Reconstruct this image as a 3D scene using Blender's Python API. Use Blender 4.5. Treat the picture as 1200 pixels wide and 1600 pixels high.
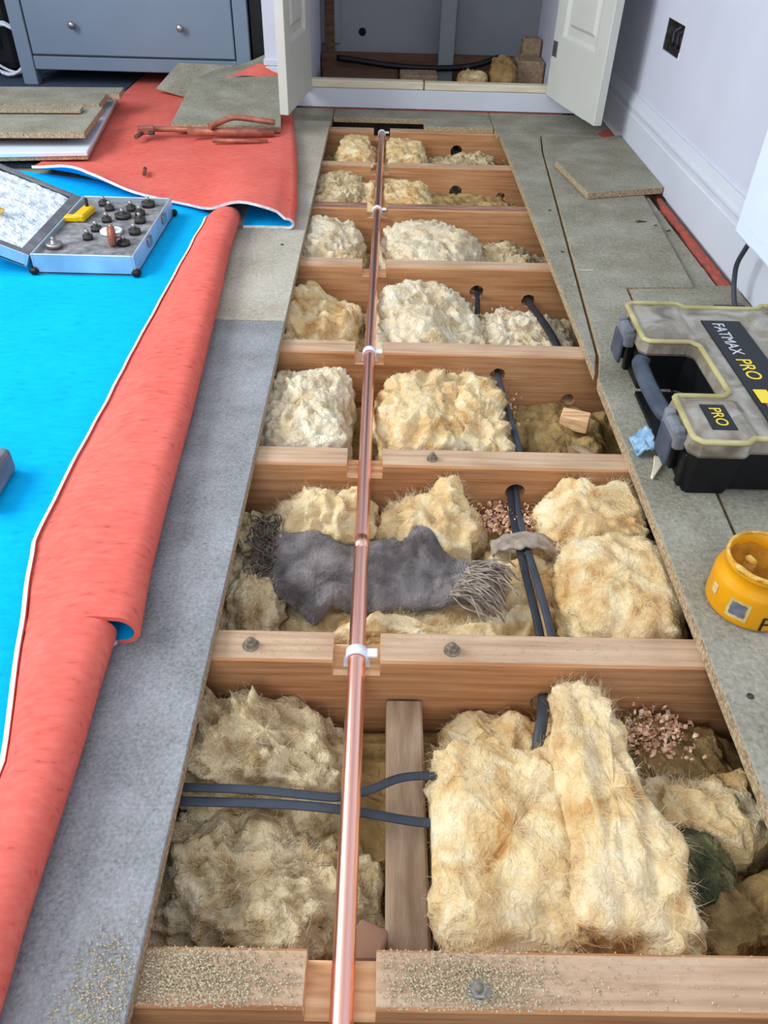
import bpy, bmesh, math, random
import numpy as np
from mathutils import Vector, Matrix, noise
random.seed(7); np.random.seed(7)
for o in list(bpy.data.objects): bpy.data.objects.remove(o)
S = bpy.context.scene
COL = S.collection

# ------------------------------------------------------------------ camera
cd = bpy.data.cameras.new('camera'); cam = bpy.data.objects.new('camera', cd); COL.objects.link(cam)
cd.sensor_fit = 'VERTICAL'; cd.sensor_height = 36; cd.lens = 27.0; cd.clip_start = .01
RX = Vector((0.99970402, 0.00634415, 0.02348682)); RU = Vector((-0.02199349, 0.6483717, 0.76100619)); RF = Vector((0.01040025, 0.7612975, -0.64831933))
cam.matrix_world = Matrix(((RX.x, RU.x, -RF.x, 0), (RX.y, RU.y, -RF.y, 0), (RX.z, RU.z, -RF.z, .763), (0, 0, 0, 1)))
S.camera = cam
# ------------------------------------------------------------------ world, window light, rear fill, exposure
W = bpy.data.worlds.new('world'); S.world = W; W.use_nodes = True
W.node_tree.nodes['Background'].inputs[0].default_value = (.75, .87, 1.0, 1)
W.node_tree.nodes['Background'].inputs[1].default_value = 2.0
def area(name, loc, target, sx, sy, energy, col):
    l = bpy.data.lights.new(name, 'AREA'); l.shape = 'RECTANGLE'; l.size = sx; l.size_y = sy; l.energy = energy; l.color = col
    o = bpy.data.objects.new(name, l); COL.objects.link(o); o.location = loc
    o.rotation_euler = (Vector(target) - Vector(loc)).to_track_quat('-Z', 'Y').to_euler(); return o
area('window_daylight', (-2.27, 1.15, 1.55), (0.2, 1.35, .35), 2.0, 1.25, 85, (.92, .97, 1.0))
area('rear_fill_light', (-.3, -1.66, 1.55), (-.1, 2.0, .9), 1.1, 1.2, 22, (.93, .97, 1.0))  # weak fill lamp, added in the unseen rear window
S.view_settings.view_transform = 'Standard'; S.view_settings.look = 'None'
S.view_settings.exposure = 0.02; S.view_settings.gamma = 1; S.view_settings.use_curve_mapping = False

# ------------------------------------------------------------------ helpers
def lin(c):
    return tuple(((v/255)/12.92 if v/255 <= .04045 else ((v/255+.055)/1.055)**2.4) for v in c) + (1,)
MATS = {}
def mat(name, cols, scale=10, stretch=(1,1,1), detail=5, stops=None, rough=.7, metal=0, bump=0, bscale=None, bstretch=None, spec=.3,
        sheen=0, sss=0, big=None, bigscale=3, bigfac=.5, trans=0, alpha=1, dist=0, tl=0):
    m = bpy.data.materials.new(name); m.use_nodes = True; nt = m.node_tree; N = nt.nodes; L = nt.links
    b = N['Principled BSDF']; b.inputs['Roughness'].default_value = rough; b.inputs['Metallic'].default_value = metal
    b.inputs['Specular IOR Level'].default_value = spec
    if sheen: b.inputs['Sheen Weight'].default_value = sheen; b.inputs['Sheen Roughness'].default_value = .4
    if sss: b.inputs['Subsurface Weight'].default_value = sss; b.inputs['Subsurface Radius'].default_value = (1,.7,.4); b.inputs['Subsurface Scale'].default_value = .012
    if trans: b.inputs['Transmission Weight'].default_value = trans
    if alpha < 1: b.inputs['Alpha'].default_value = alpha
    if not isinstance(cols[0], (tuple, list)): cols = [cols]
    tc = N.new('ShaderNodeTexCoord')
    def nz(sc, st, det):
        mp = N.new('ShaderNodeMapping'); mp.inputs['Scale'].default_value = st; L.new(tc.outputs['Object'], mp.inputs['Vector'])
        n = N.new('ShaderNodeTexNoise'); n.inputs['Scale'].default_value = sc; n.inputs['Detail'].default_value = det; n.inputs['Distortion'].default_value = dist
        L.new(mp.outputs['Vector'], n.inputs['Vector']); return n
    def ramp(n, cs, st=None):
        r = N.new('ShaderNodeValToRGB'); e = r.color_ramp.elements
        if st is None: st = [.34 + .34*i/(len(cs)-1) for i in range(len(cs))]
        e[0].position = st[0]; e[0].color = lin(cs[0]); e[1].position = st[-1]; e[1].color = lin(cs[-1])
        for i in range(1, len(cs)-1): x = e.new(st[i]); x.color = lin(cs[i])
        L.new(n.outputs[0], r.inputs[0]); return r
    if len(cols) == 1 and not big: b.inputs['Base Color'].default_value = lin(cols[0])
    else:
        r = ramp(nz(scale, stretch, detail), cols if len(cols) > 1 else [cols[0]]*2, stops); out = r.outputs[0]
        if big:
            r2 = ramp(nz(bigscale, (1,1,1), 4), big)
            mx = N.new('ShaderNodeMix'); mx.data_type = 'RGBA'; mx.blend_type = 'MIX'; mx.inputs[0].default_value = bigfac
            L.new(out, mx.inputs[6]); L.new(r2.outputs[0], mx.inputs[7]); out = mx.outputs[2]
        L.new(out, b.inputs['Base Color'])
    if bump:
        n = nz(bscale or scale*2, bstretch or stretch, 4); bp = N.new('ShaderNodeBump'); bp.inputs['Strength'].default_value = bump; bp.inputs['Distance'].default_value = .01
        L.new(n.outputs[0], bp.inputs['Height']); L.new(bp.outputs[0], b.inputs['Normal'])
    MATS[name] = m; return m

# palette ----------------------------------------------------------
mat('wall_paint', [(204,205,218),(210,211,224)], 4, rough=.85)
mat('ceiling_paint', (245,245,245), rough=.9)
mat('skirting_paint', [(204,208,216),(210,214,222)], 5, rough=.5)
mat('door_paint', [(200,200,190),(208,208,198)], 4, rough=.5)
mat('closet_wall', [(128,132,138),(138,142,148)], 3, rough=.85)
mat('chipboard', [(84,80,68),(126,121,104),(148,142,122),(172,165,144)], 150, stops=[.28,.38,.52,.7], rough=.88, bump=.25, bscale=220, big=[(122,118,102),(146,142,128),(170,166,154)], bigscale=9, bigfac=.5, spec=.2)
mat('chipboard_beige', [(150,140,118),(178,168,146),(196,188,170)], 150, rough=.88, bump=.25, bscale=220, big=[(150,144,130),(178,172,158),(196,190,180)], bigscale=6, bigfac=.5, spec=.2)
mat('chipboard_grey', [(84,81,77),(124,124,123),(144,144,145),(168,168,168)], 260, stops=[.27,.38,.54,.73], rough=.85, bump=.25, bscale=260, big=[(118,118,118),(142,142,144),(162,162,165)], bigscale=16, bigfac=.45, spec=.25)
mat('chip_edge', [(136,112,84),(176,152,118),(200,180,148)], 220, rough=.9, bump=.3)
mat('joist_wood', [(144,92,54),(186,130,84),(208,158,112)], 8, (.7,13,13), 6, stops=[.3,.48,.7], rough=.85, bump=.15, bscale=20, big=[(164,110,68),(206,160,116)], bigscale=4, bigfac=.4, dist=.25)
mat('joist_top', [(150,116,86),(190,154,120),(212,182,152)], 8, (.7,13,13), 6, stops=[.3,.46,.7], rough=.9, bump=.18, bscale=20, big=[(160,130,102),(204,174,146)], bigscale=8, bigfac=.45, dist=.25)
mat('joist_fresh', [(206,156,108),(230,186,140),(240,206,168)], 10, (1,10,10), 6, rough=.8, bump=.15, bscale=14)
mat('joist_old', [(116,84,72),(150,112,92),(178,140,116)], 10, (1,9,9), 6, rough=.85, bump=.3, bscale=14)
mat('noggin_wood', [(140,114,90),(160,134,108),(176,152,126)], 12, (6,1,6), 6, rough=.95, bump=.3, bscale=120)
mat('dark_wood', [(84,58,44),(112,80,62)], 8, (1,8,8), rough=.85, bump=.2)
mat('chip_wood', [(130,92,70),(170,130,104)], 12, rough=.9, bump=.3)
mat('dull_steel', [(110,98,82),(150,138,120)], 80, rough=.7, metal=.2)
mat('rim_grey', [(96,96,100),(124,124,128)], 30, rough=.6)
mat('cream_wood', [(216,202,172),(232,222,198)], 7, (1,10,10), rough=.6)
mat('plasterboard', [(92,76,60),(128,110,88)], 12, rough=.95, bump=.3)
mat('copper', [(248,184,164),(252,198,178)], 5, (1,.3,1), rough=.27, metal=1, bump=.008, bscale=60)
mat('copper_dull', [(150,88,70),(186,120,98)], 30, rough=.5, metal=.35)
mat('cable_grey', [(52,57,65),(68,73,82)], 20, rough=.5)
mat('cable_dark', [(34,36,42),(46,48,56)], 20, rough=.5)
mat('white_plastic', (228,232,240), rough=.4)
mat('steel', [(150,146,140),(185,180,172)], 40, rough=.38, metal=.9)
mat('dark_steel', [(54,50,48),(88,82,78)], 60, rough=.6, metal=.5)
mat('wool_yellow', [(164,108,56),(210,170,112),(232,208,158),(246,234,206)], 26, (1,1,1), detail=9, stops=[.3,.41,.55,.72], rough=1, bump=.6, bscale=120, spec=.03, big=[(186,134,76),(226,198,146),(244,232,202)], bigscale=13, bigfac=.5, dist=.9, sss=.12)
mat('wool_pale', [(116,84,48),(186,158,114),(220,200,160),(238,226,200)], 36, detail=9, stops=[.31,.42,.57,.75], rough=1, bump=.8, bscale=150, spec=.03, big=[(142,106,62),(214,190,146),(226,208,172)], bigscale=17, bigfac=.5, dist=.9, sss=.1)
mat('wool_white', [(172,140,96),(222,202,164),(244,234,210)], 26, detail=9, stops=[.3,.44,.64], rough=1, bump=.7, bscale=140, spec=.03, big=[(200,170,122),(242,232,208)], bigscale=12, bigfac=.5, dist=.8, sss=.12)
mat('wool_fibre', [(218,188,136),(244,230,198)], 60, rough=1, spec=.05)
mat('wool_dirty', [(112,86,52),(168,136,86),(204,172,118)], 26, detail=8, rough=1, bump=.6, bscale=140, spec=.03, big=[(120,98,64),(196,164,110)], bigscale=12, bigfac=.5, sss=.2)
mat('wool_green', [(70,72,52),(104,102,72),(140,130,92)], 24, detail=8, rough=1, bump=1, bscale=140, spec=.05)
mat('blue_felt', [(0,128,184),(0,164,224),(2,173,232),(10,184,238)], 70, (.5,1.4,1), stops=[.28,.36,.5,.68], rough=.95, bump=.2, bscale=240, spec=.1, big=[(0,166,224),(4,180,234)], bigscale=5, bigfac=.55)
mat('red_felt', [(140,66,62),(212,95,81),(220,105,91),(226,120,108)], 85, (.5,1.5,1), stops=[.29,.36,.5,.68], rough=.95, bump=.12, bscale=240, spec=.1, big=[(212,93,79),(224,117,105)], bigscale=7, bigfac=.5)
mat('red_dirty', [(110,98,84),(176,84,70),(206,92,76)], 60, rough=.95, bump=.3, bscale=200)
mat('felt_edge', [(206,196,196),(240,236,238)], 60, rough=.95)
mat('carpet_blue', [(58,70,92),(84,98,122)], 150, rough=1, bump=.8, bscale=300)
mat('grey_paint', [(118,132,148),(124,138,154)], 3, rough=.45)
mat('dark_void', (16,16,18), rough=.9)
mat('fur', [(60,53,50),(112,102,98),(166,157,153)], 24, detail=8, rough=1, bump=.6, bscale=200, spec=.05, sheen=.2, big=[(56,50,47),(158,149,146)], bigscale=10, bigfac=.55, dist=.6)
mat('fringe', [(126,110,96),(176,160,144)], 60, rough=1)
mat('fringe_dark', [(70,62,54),(118,104,90)], 60, rough=1)
mat('alu', [(176,190,202),(214,224,232)], 10, rough=.38, metal=.6)
mat('foam_white', [(176,186,196),(226,232,238),(240,244,248)], 40, rough=.9, bump=.6, bscale=90)
mat('foam_grey', [(104,102,102),(150,148,148)], 40, rough=.95, bump=.4, bscale=90)
mat('yellow_plastic', (226,182,20), rough=.4)
mat('pot_yellow', [(218,148,0),(226,160,6)], 20, rough=.4, spec=.4)
mat('filler', [(196,140,40),(232,196,110)], 60, rough=.9, bump=.6, bscale=120)
mat('filler_dark', [(150,96,18),(196,132,30)], 40, rough=.85, bump=.6, bscale=100)
mat('label_grey', [(92,92,104),(120,120,132)], 90, rough=.7)
mat('label_pale', [(200,170,90),(214,196,150)], 60, rough=.7)
mat('black_plastic', [(12,13,16),(18,20,24)], 30, rough=.5)
mat('slate_plastic', [(58,66,78),(78,86,98)], 30, rough=.5)
mat('grey_plastic', [(98,102,108),(132,134,140)], 30, rough=.45)
mat('smoky_lid', [(96,88,76),(128,118,102),(148,140,126),(162,158,150)], 20, (1,1,1), detail=8, rough=.3, spec=.5, bump=.12, bscale=80, dist=.8)
mat('lid_trim', [(158,146,96),(190,178,128)], 22, rough=.5)
mat('print_black', (22,24,30), rough=.5)
mat('print_white', (196,196,202), rough=.6)
mat('print_yellow', (232,204,60), rough=.5)
mat('print_red', (196,60,48), rough=.5)
mat('blue_rag', [(110,146,176),(160,190,212)], 60, rough=.9, bump=.5)
mat('sawdust', [(172,154,122),(200,184,152),(216,202,174)], 300, rough=1)
mat('shaving', [(206,152,116),(236,194,160),(246,214,186)], 60, rough=.9)
mat('radiator_paint', (226,236,244), rough=.35)
mat('white_laminate', [(214,222,236),(222,230,242)], 8, rough=.4)
mat('glass', (255,255,255), rough=.02, trans=1)

class G:
    def __init__(s): s.v = []; s.f = []; s.m = []; s.sm = []
    def add(s, vs, fs, mi=0, smooth=False):
        o = len(s.v); s.v += [tuple(v) for v in vs]
        for f in fs: s.f.append(tuple(i+o for i in f)); s.m.append(mi); s.sm.append(smooth)
    def bm(s, b, mi=0, smooth=False, mx=None):
        b.verts.index_update()
        s.add([(mx @ v.co if mx else v.co) for v in b.verts], [[v.index for v in f.verts] for f in b.faces], mi, smooth); b.free()
    def box(s, c, d, bevel=.0, mi=0, rz=0, mx=None, seg=1):
        b = bmesh.new(); bmesh.ops.create_cube(b, size=1); bmesh.ops.scale(b, vec=d, verts=b.verts)
        if bevel: bmesh.ops.bevel(b, geom=b.edges[:], offset=bevel, segments=seg, affect='EDGES', profile=.5)
        M = Matrix.Translation(c) @ Matrix.Rotation(rz, 4, 'Z')
        if mx is not None: M = mx @ M
        s.bm(b, mi, False, M); return s
    def b2(s, lo, hi, bevel=0, mi=0, mx=None):
        return s.box([(a+b)/2 for a, b in zip(lo, hi)], [b-a for a, b in zip(lo, hi)], bevel, mi, mx=mx)
    def prism(s, poly, z0, z1, mi=0, bevel=0, side=None, mx=None):
        b = bmesh.new(); vs = [b.verts.new((p[0], p[1], z0)) for p in poly]; f = b.faces.new(vs)
        b.normal_update()
        if f.normal.z > 0: f.normal_flip()
        r = bmesh.ops.extrude_face_region(b, geom=[f]); tv = [e for e in r['geom'] if isinstance(e, bmesh.types.BMVert)]
        for v in tv: v.co.z = z1
        if bevel: bmesh.ops.bevel(b, geom=b.edges[:], offset=bevel, segments=1, affect='EDGES')
        b.normal_update(); b.verts.index_update()
        o = len(s.v); s.v += [tuple((mx @ v.co) if mx is not None else v.co) for v in b.verts]
        for fc in b.faces:
            s.f.append(tuple(v.index+o for v in fc.verts)); s.sm.append(False)
            s.m.append(side if (side is not None and abs(fc.normal.z) < .5) else mi)
        b.free(); return s
    def tube(s, path, r, n=10, mi=0, flat=1.0, caps=True, up=(0,0,1)):
        P = [Vector(p) for p in path]; k = len(P); rs = r if isinstance(r, (list, tuple)) else [r]*k
        vs = []; t0 = (P[1]-P[0]).normalized(); u = Vector(up)
        if abs(u.dot(t0)) > .95: u = Vector((1,0,0)) if abs(t0.x) < .9 else Vector((0,1,0))
        nrm = (u - t0*u.dot(t0)).normalized()
        for i in range(k):
            t = (P[min(i+1,k-1)]-P[max(i-1,0)]).normalized(); nrm = (nrm - t*nrm.dot(t)).normalized(); bi = t.cross(nrm)
            for j in range(n):
                a = 2*math.pi*j/n; vs.append(P[i] + bi*math.cos(a)*rs[i] + nrm*math.sin(a)*rs[i]*flat)
        fs = [(i*n+j, (i+1)*n+j, (i+1)*n+(j+1)%n, i*n+(j+1)%n) for i in range(k-1) for j in range(n)]
        s.add(vs, fs, mi, True)
        if caps: o = len(s.v)-k*n; s.f += [tuple(o+j for j in range(n)), tuple(o+(k-1)*n+j for j in range(n-1,-1,-1))]; s.m += [mi]*2; s.sm += [False]*2
        return s
    def lathe(s, prof, c=(0,0,0), n=40, mi=0, axis=None, smooth=True):
        vs = []; M = axis if axis is not None else Matrix.Identity(3)
        for r, z in prof:
            for j in range(n): a = 2*math.pi*j/n; vs.append(Vector(c) + M @ Vector((r*math.cos(a), r*math.sin(a), z)))
        k = len(prof)
        fs = [(i*n+j, i*n+(j+1)%n, (i+1)*n+(j+1)%n, (i+1)*n+j) for i in range(k-1) for j in range(n)]
        s.add(vs, fs, mi, smooth); return s
    def build(s, name, mats, parent=None, **props):
        me = bpy.data.meshes.new(name); me.from_pydata(s.v, [], s.f)
        for m in (mats if isinstance(mats, (list, tuple)) else [mats]): me.materials.append(MATS[m])
        me.polygons.foreach_set('material_index', s.m); me.polygons.foreach_set('use_smooth', s.sm); me.update()
        o = bpy.data.objects.new(name, me); COL.objects.link(o)
        if parent is not None: o.parent = parent
        for k, v in props.items(): o[k] = v
        return o
def root(name, loc=(0,0,0), **props):
    o = bpy.data.objects.new(name, None); COL.objects.link(o); o.empty_display_size = .02; o.location = loc
    for k, v in props.items(): o[k] = v
    return o
def put(g, loc):           # shift geometry so it is local to a root at loc
    g.v = [(x-loc[0], y-loc[1], z-loc[2]) for x, y, z in g.v]; return g
def lerp(a, b, t): return a+(b-a)*t
def interp(x, tab):        # tab sorted list of (x, y)
    return float(np.interp(x, [t[0] for t in tab], [t[1] for t in tab]))
def spline(pts, n=8):
    P = [Vector(p) for p in pts]; P = [P[0]*2-P[1]] + P + [P[-1]*2-P[-2]]; out = []
    for i in range(1, len(P)-2):
        for k in range(n):
            t = k/n; a, b, c, d = P[i-1:i+3]
            out.append(.5*((2*b)+(c-a)*t+(2*a-5*b+4*c-d)*t*t+(3*b-a-3*c+d)*t**3))
    out.append(P[-2]); return out
def text_mesh(body, size, ext=.0004, align='CENTER'):
    c = bpy.data.curves.new('t', 'FONT'); c.body = body; c.size = size; c.extrude = ext; c.align_x = align; c.align_y = 'CENTER'
    o = bpy.data.objects.new('t', c); COL.objects.link(o); dg = bpy.context.evaluated_depsgraph_get()
    me = bpy.data.meshes.new_from_object(o.evaluated_get(dg)); vs = [v.co.copy() for v in me.vertices]; fs = [tuple(p.vertices) for p in me.polygons]
    bpy.data.objects.remove(o); bpy.data.meshes.remove(me); return vs, fs
def cut(o, cutters):
    tmp = []
    for g in cutters:
        c = g.build('cutter', 'steel'); tmp.append(c)
        m = o.modifiers.new('b', 'BOOLEAN'); m.operation = 'DIFFERENCE'; m.solver = 'EXACT'; m.object = c
    bpy.context.view_layer.update(); dg = bpy.context.evaluated_depsgraph_get()
    me = bpy.data.meshes.new_from_object(o.evaluated_get(dg)); old = o.data; o.modifiers.clear(); o.data = me; me.name = o.name; bpy.data.meshes.remove(old)
    for c in tmp: bpy.data.objects.remove(c)

ZF = .018
XL, XR = -.2, .415          # the opened strip
YJ = [.277, .657, 1.064, 1.442, 1.873, 2.281, 2.675, 3.093]   # back edge of each joist
JT = .05; JD = .22
PX = lambda y: interp(y, [(-1, -.021), (.63, -.0205), (1.44, -.0205), (2.3, -.015), (3.1, -.009)])
PZ = -.013; PR = .011

# ================================================================== STRUCTURE
RL = -2.3; RB = -1.7
# right wall with a socket hole
g = G(); hy0, hy1, hz0, hz1 = 2.565, 2.735, .335, .418
g.b2((.85,RB,-.25),(.95,4.0,hz0)); g.b2((.85,RB,hz1),(.95,4.0,2.4)); g.b2((.85,RB,hz0),(.95,hy0,hz1)); g.b2((.85,hy1,hz0),(.95,4.0,hz1))
g.build('wall_right', 'wall_paint', kind='structure')
g = G(); g.b2((RL-.12,RB,-.25),(RL,4.0,.9)); g.b2((RL-.12,RB,2.2),(RL,4.0,2.4)); g.b2((RL-.12,RB,.9),(RL,.15,2.2)); g.b2((RL-.12,2.15,.9),(RL,4.0,2.2))
g.build('wall_left', 'wall_paint', kind='structure')
g = G(); g.b2((RL,3.95,-.25),(.85,4.05,2.4)); g.b2((-.455,3.30,ZF),(-.285,3.95,2.4)); g.b2((.66,3.30,ZF),(.85,3.95,2.4)); g.b2((-.285,3.30,2.0),(.66,3.95,2.4))
g.build('wall_back', 'wall_paint', kind='structure')
g = G(); g.b2((RL,RB-.12,-.25),(.85,RB,.9)); g.b2((RL,RB-.12,2.2),(.85,RB,2.4)); g.b2((RL,RB-.12,.9),(-.9,RB,2.2)); g.b2((.3,RB-.12,.9),(.85,RB,2.2))
g.build('wall_front', 'wall_paint', kind='structure')
g = G()
for a, b in (((.15,.9),(.21,2.2)),((2.09,.9),(2.15,2.2)),((.21,.9),(2.09,.96)),((.21,2.14),(2.09,2.2)),((1.12,.96),(1.18,2.14))): g.b2((RL-.1,a[0],a[1]),(RL-.05,b[0],b[1]), .004)
win = g.build('window_1', 'white_plastic', kind='structure')
G().b2((RL-.02,.1,.87),(RL+.12,2.2,.9),.004).build('window_sill', 'skirting_paint', win)
g = G()
for a, b in (((-.9,.9),(-.84,2.2)),((.24,.9),(.3,2.2)),((-.84,.9),(.24,.96)),((-.84,2.14),(.24,2.2))): g.b2((a[0],RB-.1,a[1]),(b[0],RB-.05,b[1]), .004)
unseen_rear_win = g.build('unseen_rear_window', 'white_plastic', kind='structure')  # unseen rear window, kept as an opening for fill light
G().b2((-.95,RB-.02,.87),(.35,RB+.12,.9),.004).build('window_sill', 'skirting_paint', unseen_rear_win)  # sill of the unseen rear window
G().b2((RL,RB,2.4),(.85,4.0,2.5)).build('ceiling', 'ceiling_paint', kind='structure')
G().b2((RL,RB,-.26),(.85,4.0,-.24)).build('floor_void_base', 'plasterboard', kind='structure')

def skirt(name, path_y0, path_y1, x, h):
    prof = [(0,0),(0,h*.62),(-.0,h*.64),(.003,h*.66),(.003,h*.74),(.001,h*.76),(.001,h*.80),(.005,h*.86),(.008,h*.93),(.009,h*.95),(.011,h),(.018,h),(.018,0)]
    g = G(); vs = []
    for y in (path_y0, path_y1): vs += [(x+p[0], y, ZF+p[1]) for p in prof]
    n = len(prof); g.add(vs, [(i, (i+1)%n, n+(i+1)%n, n+i) for i in range(n)] + [tuple(range(n)), tuple(range(2*n-1, n-1, -1))])
    return g.build(name, 'skirting_paint', kind='structure')
skirt('baseboard_right', RB, 3.285, .832, .16)
g = G(); g.b2((-.46,3.283,ZF),(-.345,3.30,.155),.002); g.b2((-.46,3.287,.155),(-.345,3.30,.18),.004); g.build('baseboard_back', 'skirting_paint', kind='structure')
# closet plinth
G().b2((-.345,3.284,ZF+.004),(.83,3.30,.088),.002).build('trim_1', 'skirting_paint', kind='structure')
sl = G().b2((-.285,3.284,.089),(.145,3.33,.116),.003).b2((.15,3.284,.089),(.66,3.33,.114),.003).build('trim_2', 'cream_wood', kind='structure')
k = G(); k.lathe([(0,-.0012),(.011,-.001),(.012,0),(.0,.0)], (.125,3.2845,.102), 16, axis=Matrix.Rotation(math.pi/2,3,'X')); k.build('wood_knot', 'dark_wood', sl)

# closet interior
cl = G().b2((-.285,3.90,-.2),(.66,3.945,2.0)).build('wall_closet', 'closet_wall', kind='structure')
G().b2((.224,3.77,.0),(.290,3.795,2.0),.003).build('batten', 'closet_wall', cl)
G().b2((-.285,3.878,.14),(-.20,3.90,2.0),.003).build('batten', 'closet_wall', cl)
G().b2((-.262,3.85,.02),(-.225,3.87,2.0),.002).build('batten', 'dark_wood', cl)
G().lathe([(0,0),(.014,0),(.016,.004),(.010,.010),(0,.011)], (-.105,3.899,.185), 16, axis=Matrix.Rotation(math.pi/2,3,'X')).build('cable_hole_grommet', 'dark_void', cl)

# floor panels ------------------------------------------------------
fl = root('floor', (0,0,0), kind='structure')
def panel(poly, z1=ZF, z0=0.0, m='chipboard', name='chipboard_panel', parent=fl, **p):
    return G().prism(poly, z0, z1, 0, .0012, side=1).build(name, [m, 'chip_edge'], parent, **p)
R = lambda x0,y0,x1,y1: [(x0,y0),(x1,y0),(x1,y1),(x0,y1)]
YS = 1.486
panel(R(-.80,RB,XL,YS-.0015), m='chipboard_grey'); panel(R(-.80,YS+.0015,XL,3.09), m='chipboard_beige')
panel(R(-1.402,RB,-.803,2.1)); panel(R(-1.402,2.103,-.803,3.94))
panel(R(RL,RB,-1.405,.9)); panel(R(RL,.903,-1.405,3.94))
panel(R(-.80,3.093,-.46,3.94)); panel(R(-.457,3.093,-.196,3.283))
panel([(-.193,3.155),(.40,3.155),(.40,3.283),(-.193,3.283)])
panel([(.146,3.055),(.40,3.055),(.40,3.152),(.146,3.152)])
panel([(.403,2.985),(.83,2.985),(.83,3.283),(.403,3.283)])
panel([(.415,2.982),(.415,1.30),(.432,1.375),(.522,2.603),(.535,2.78),(.56,2.982)])
panel([(.565,2.982),(.541,2.78),(.528,2.61),(.79,2.56),(.83,2.60),(.83,2.982)])
panel([(.5285,2.604),(.4375,1.365),(.4155,1.27),(.4155,RB),(.524,RB),(.524,.84),(.565,1.69),(.727,1.70),(.766,2.253),(.786,2.555)], z1=.022)
panel([(.531,RB),(.83,RB),(.83,1.722),(.733,1.716),(.572,1.688),(.531,.84)])
panel([(.737,1.722),(.792,1.726),(.792,2.55),(.774,2.253)], z1=.012)
G().prism([(.80,1.73),(.831,1.73),(.831,2.59),(.822,2.56),(.815,2.45),(.819,2.36),(.806,2.25),(.812,2.1),(.80,1.98),(.806,1.85)],.0,.009).build('underlay_remnant', 'red_dirty', fl)
G().prism([(.79,2.95),(.831,2.93),(.831,3.08),(.80,3.06),(.77,3.0)],.0185,.0205).build('underlay_remnant', 'red_dirty', fl)
G().b2((-.33,3.276,.0183),(.69,3.2835,.0205)).build('underlay_remnant', 'red_dirty', fl)
# surface cracks and screw heads in the panels
for x, y in ((.47,2.2),(.455,1.9),(.445,.55),(-.25,1.9)):
    G().lathe([(.0045,0),(.0042,.0012),(0,.0013)], (x,y,.022 if (x>0 and x<.53 and y<1.3) else (.022 if x>.6 else ZF)), 10).build('screw_head', 'dark_steel', fl)

# blue grey carpet in the alcove
G().b2((RL,2.45,ZF),(-1.045,3.93,.03),.003).build('floor_carpet', 'carpet_blue', kind='structure')

# doors -------------------------------------------------------------
def door(name, hinge, free, side):
    h = Vector((hinge[0], hinge[1], 0)); d = Vector((free[0], free[1], 0))-h; w = d.length; a = math.atan2(d.y, d.x)
    M = Matrix.Translation(h) @ Matrix.Rotation(a, 4, 'Z')       # local x along the door, local y = thickness
    t = .03; y0, y1 = (0, t) if side > 0 else (-t, 0)
    g = G(); st = .085; rails = [(.088,.29),(.95,1.07),(1.87,1.98)]
    g.b2((0,y0,.088),(st,y1,1.98),.002,mx=M); g.b2((w-st,y0,.088),(w,y1,1.98),.002,mx=M)
    for z0, z1 in rails: g.b2((st-.002,y0+.0002,z0),(w-st+.002,y1-.0002,z1),0,mx=M)
    o = g.build(name, 'door_paint', kind='structure')
    for z0, z1 in ((.29,.95),(1.07,1.87)):
        p = G(); p.b2((st-.004,y0+.011,z0-.004),(w-st+.004,y1-.011,z1+.004),0,mx=M); p.build('panel', 'door_paint', o)
        for yy, s in ((y0+.011,-1),(y1-.011,1)):
            q = G(); i = .035
            A = [(st,z0),(w-st,z0),(w-st,z1),(st,z1)]; B = [(st+i,z0+i),(w-st-i,z0+i),(w-st-i,z1-i),(st+i,z1-i)]
            C = [(st+i+.012,z0+i+.012),(w-st-i-.012,z0+i+.012),(w-st-i-.012,z1-i-.012),(st+i+.012,z1-i-.012)]
            vs = [M @ Vector((x,yy-s*.0005,z)) for x,z in B]+[M @ Vector((x,yy+s*.009,z)) for x,z in C]
            fs = [(j,(j+1)%4,4+(j+1)%4,4+j) for j in range(4)]+[(4,5,6,7),(3,2,1,0)]
            q.add(vs, fs); q.build('raised_field', 'door_paint', o)
            m_ = G(); D = [(st+.012,z0+.012),(w-st-.012,z0+.012),(w-st-.012,z1-.012),(st+.012,z1-.012)]
            vs = [M @ Vector((x,yy+s*.0105,z)) for x,z in A]+[M @ Vector((x,yy-s*.0005,z)) for x,z in D]
            m_.add(vs, [(j,(j+1)%4,4+(j+1)%4,4+j) for j in range(4)]); m_.build('panel_moulding', 'door_paint', o)
    for z in (.22, 1.8):
        hg = G(); hg.b2((.006,(y1 if side>0 else y0)-.001,z),(.05,(y1 if side>0 else y0)+.004,z+.05),.001,mx=M); hg.build('hinge', 'steel', o)
    return o
door('door_1', (-.279,3.278), (-.326,2.86), -1)
door('door_2', (.642,3.278), (.735,2.835), -1)

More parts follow.
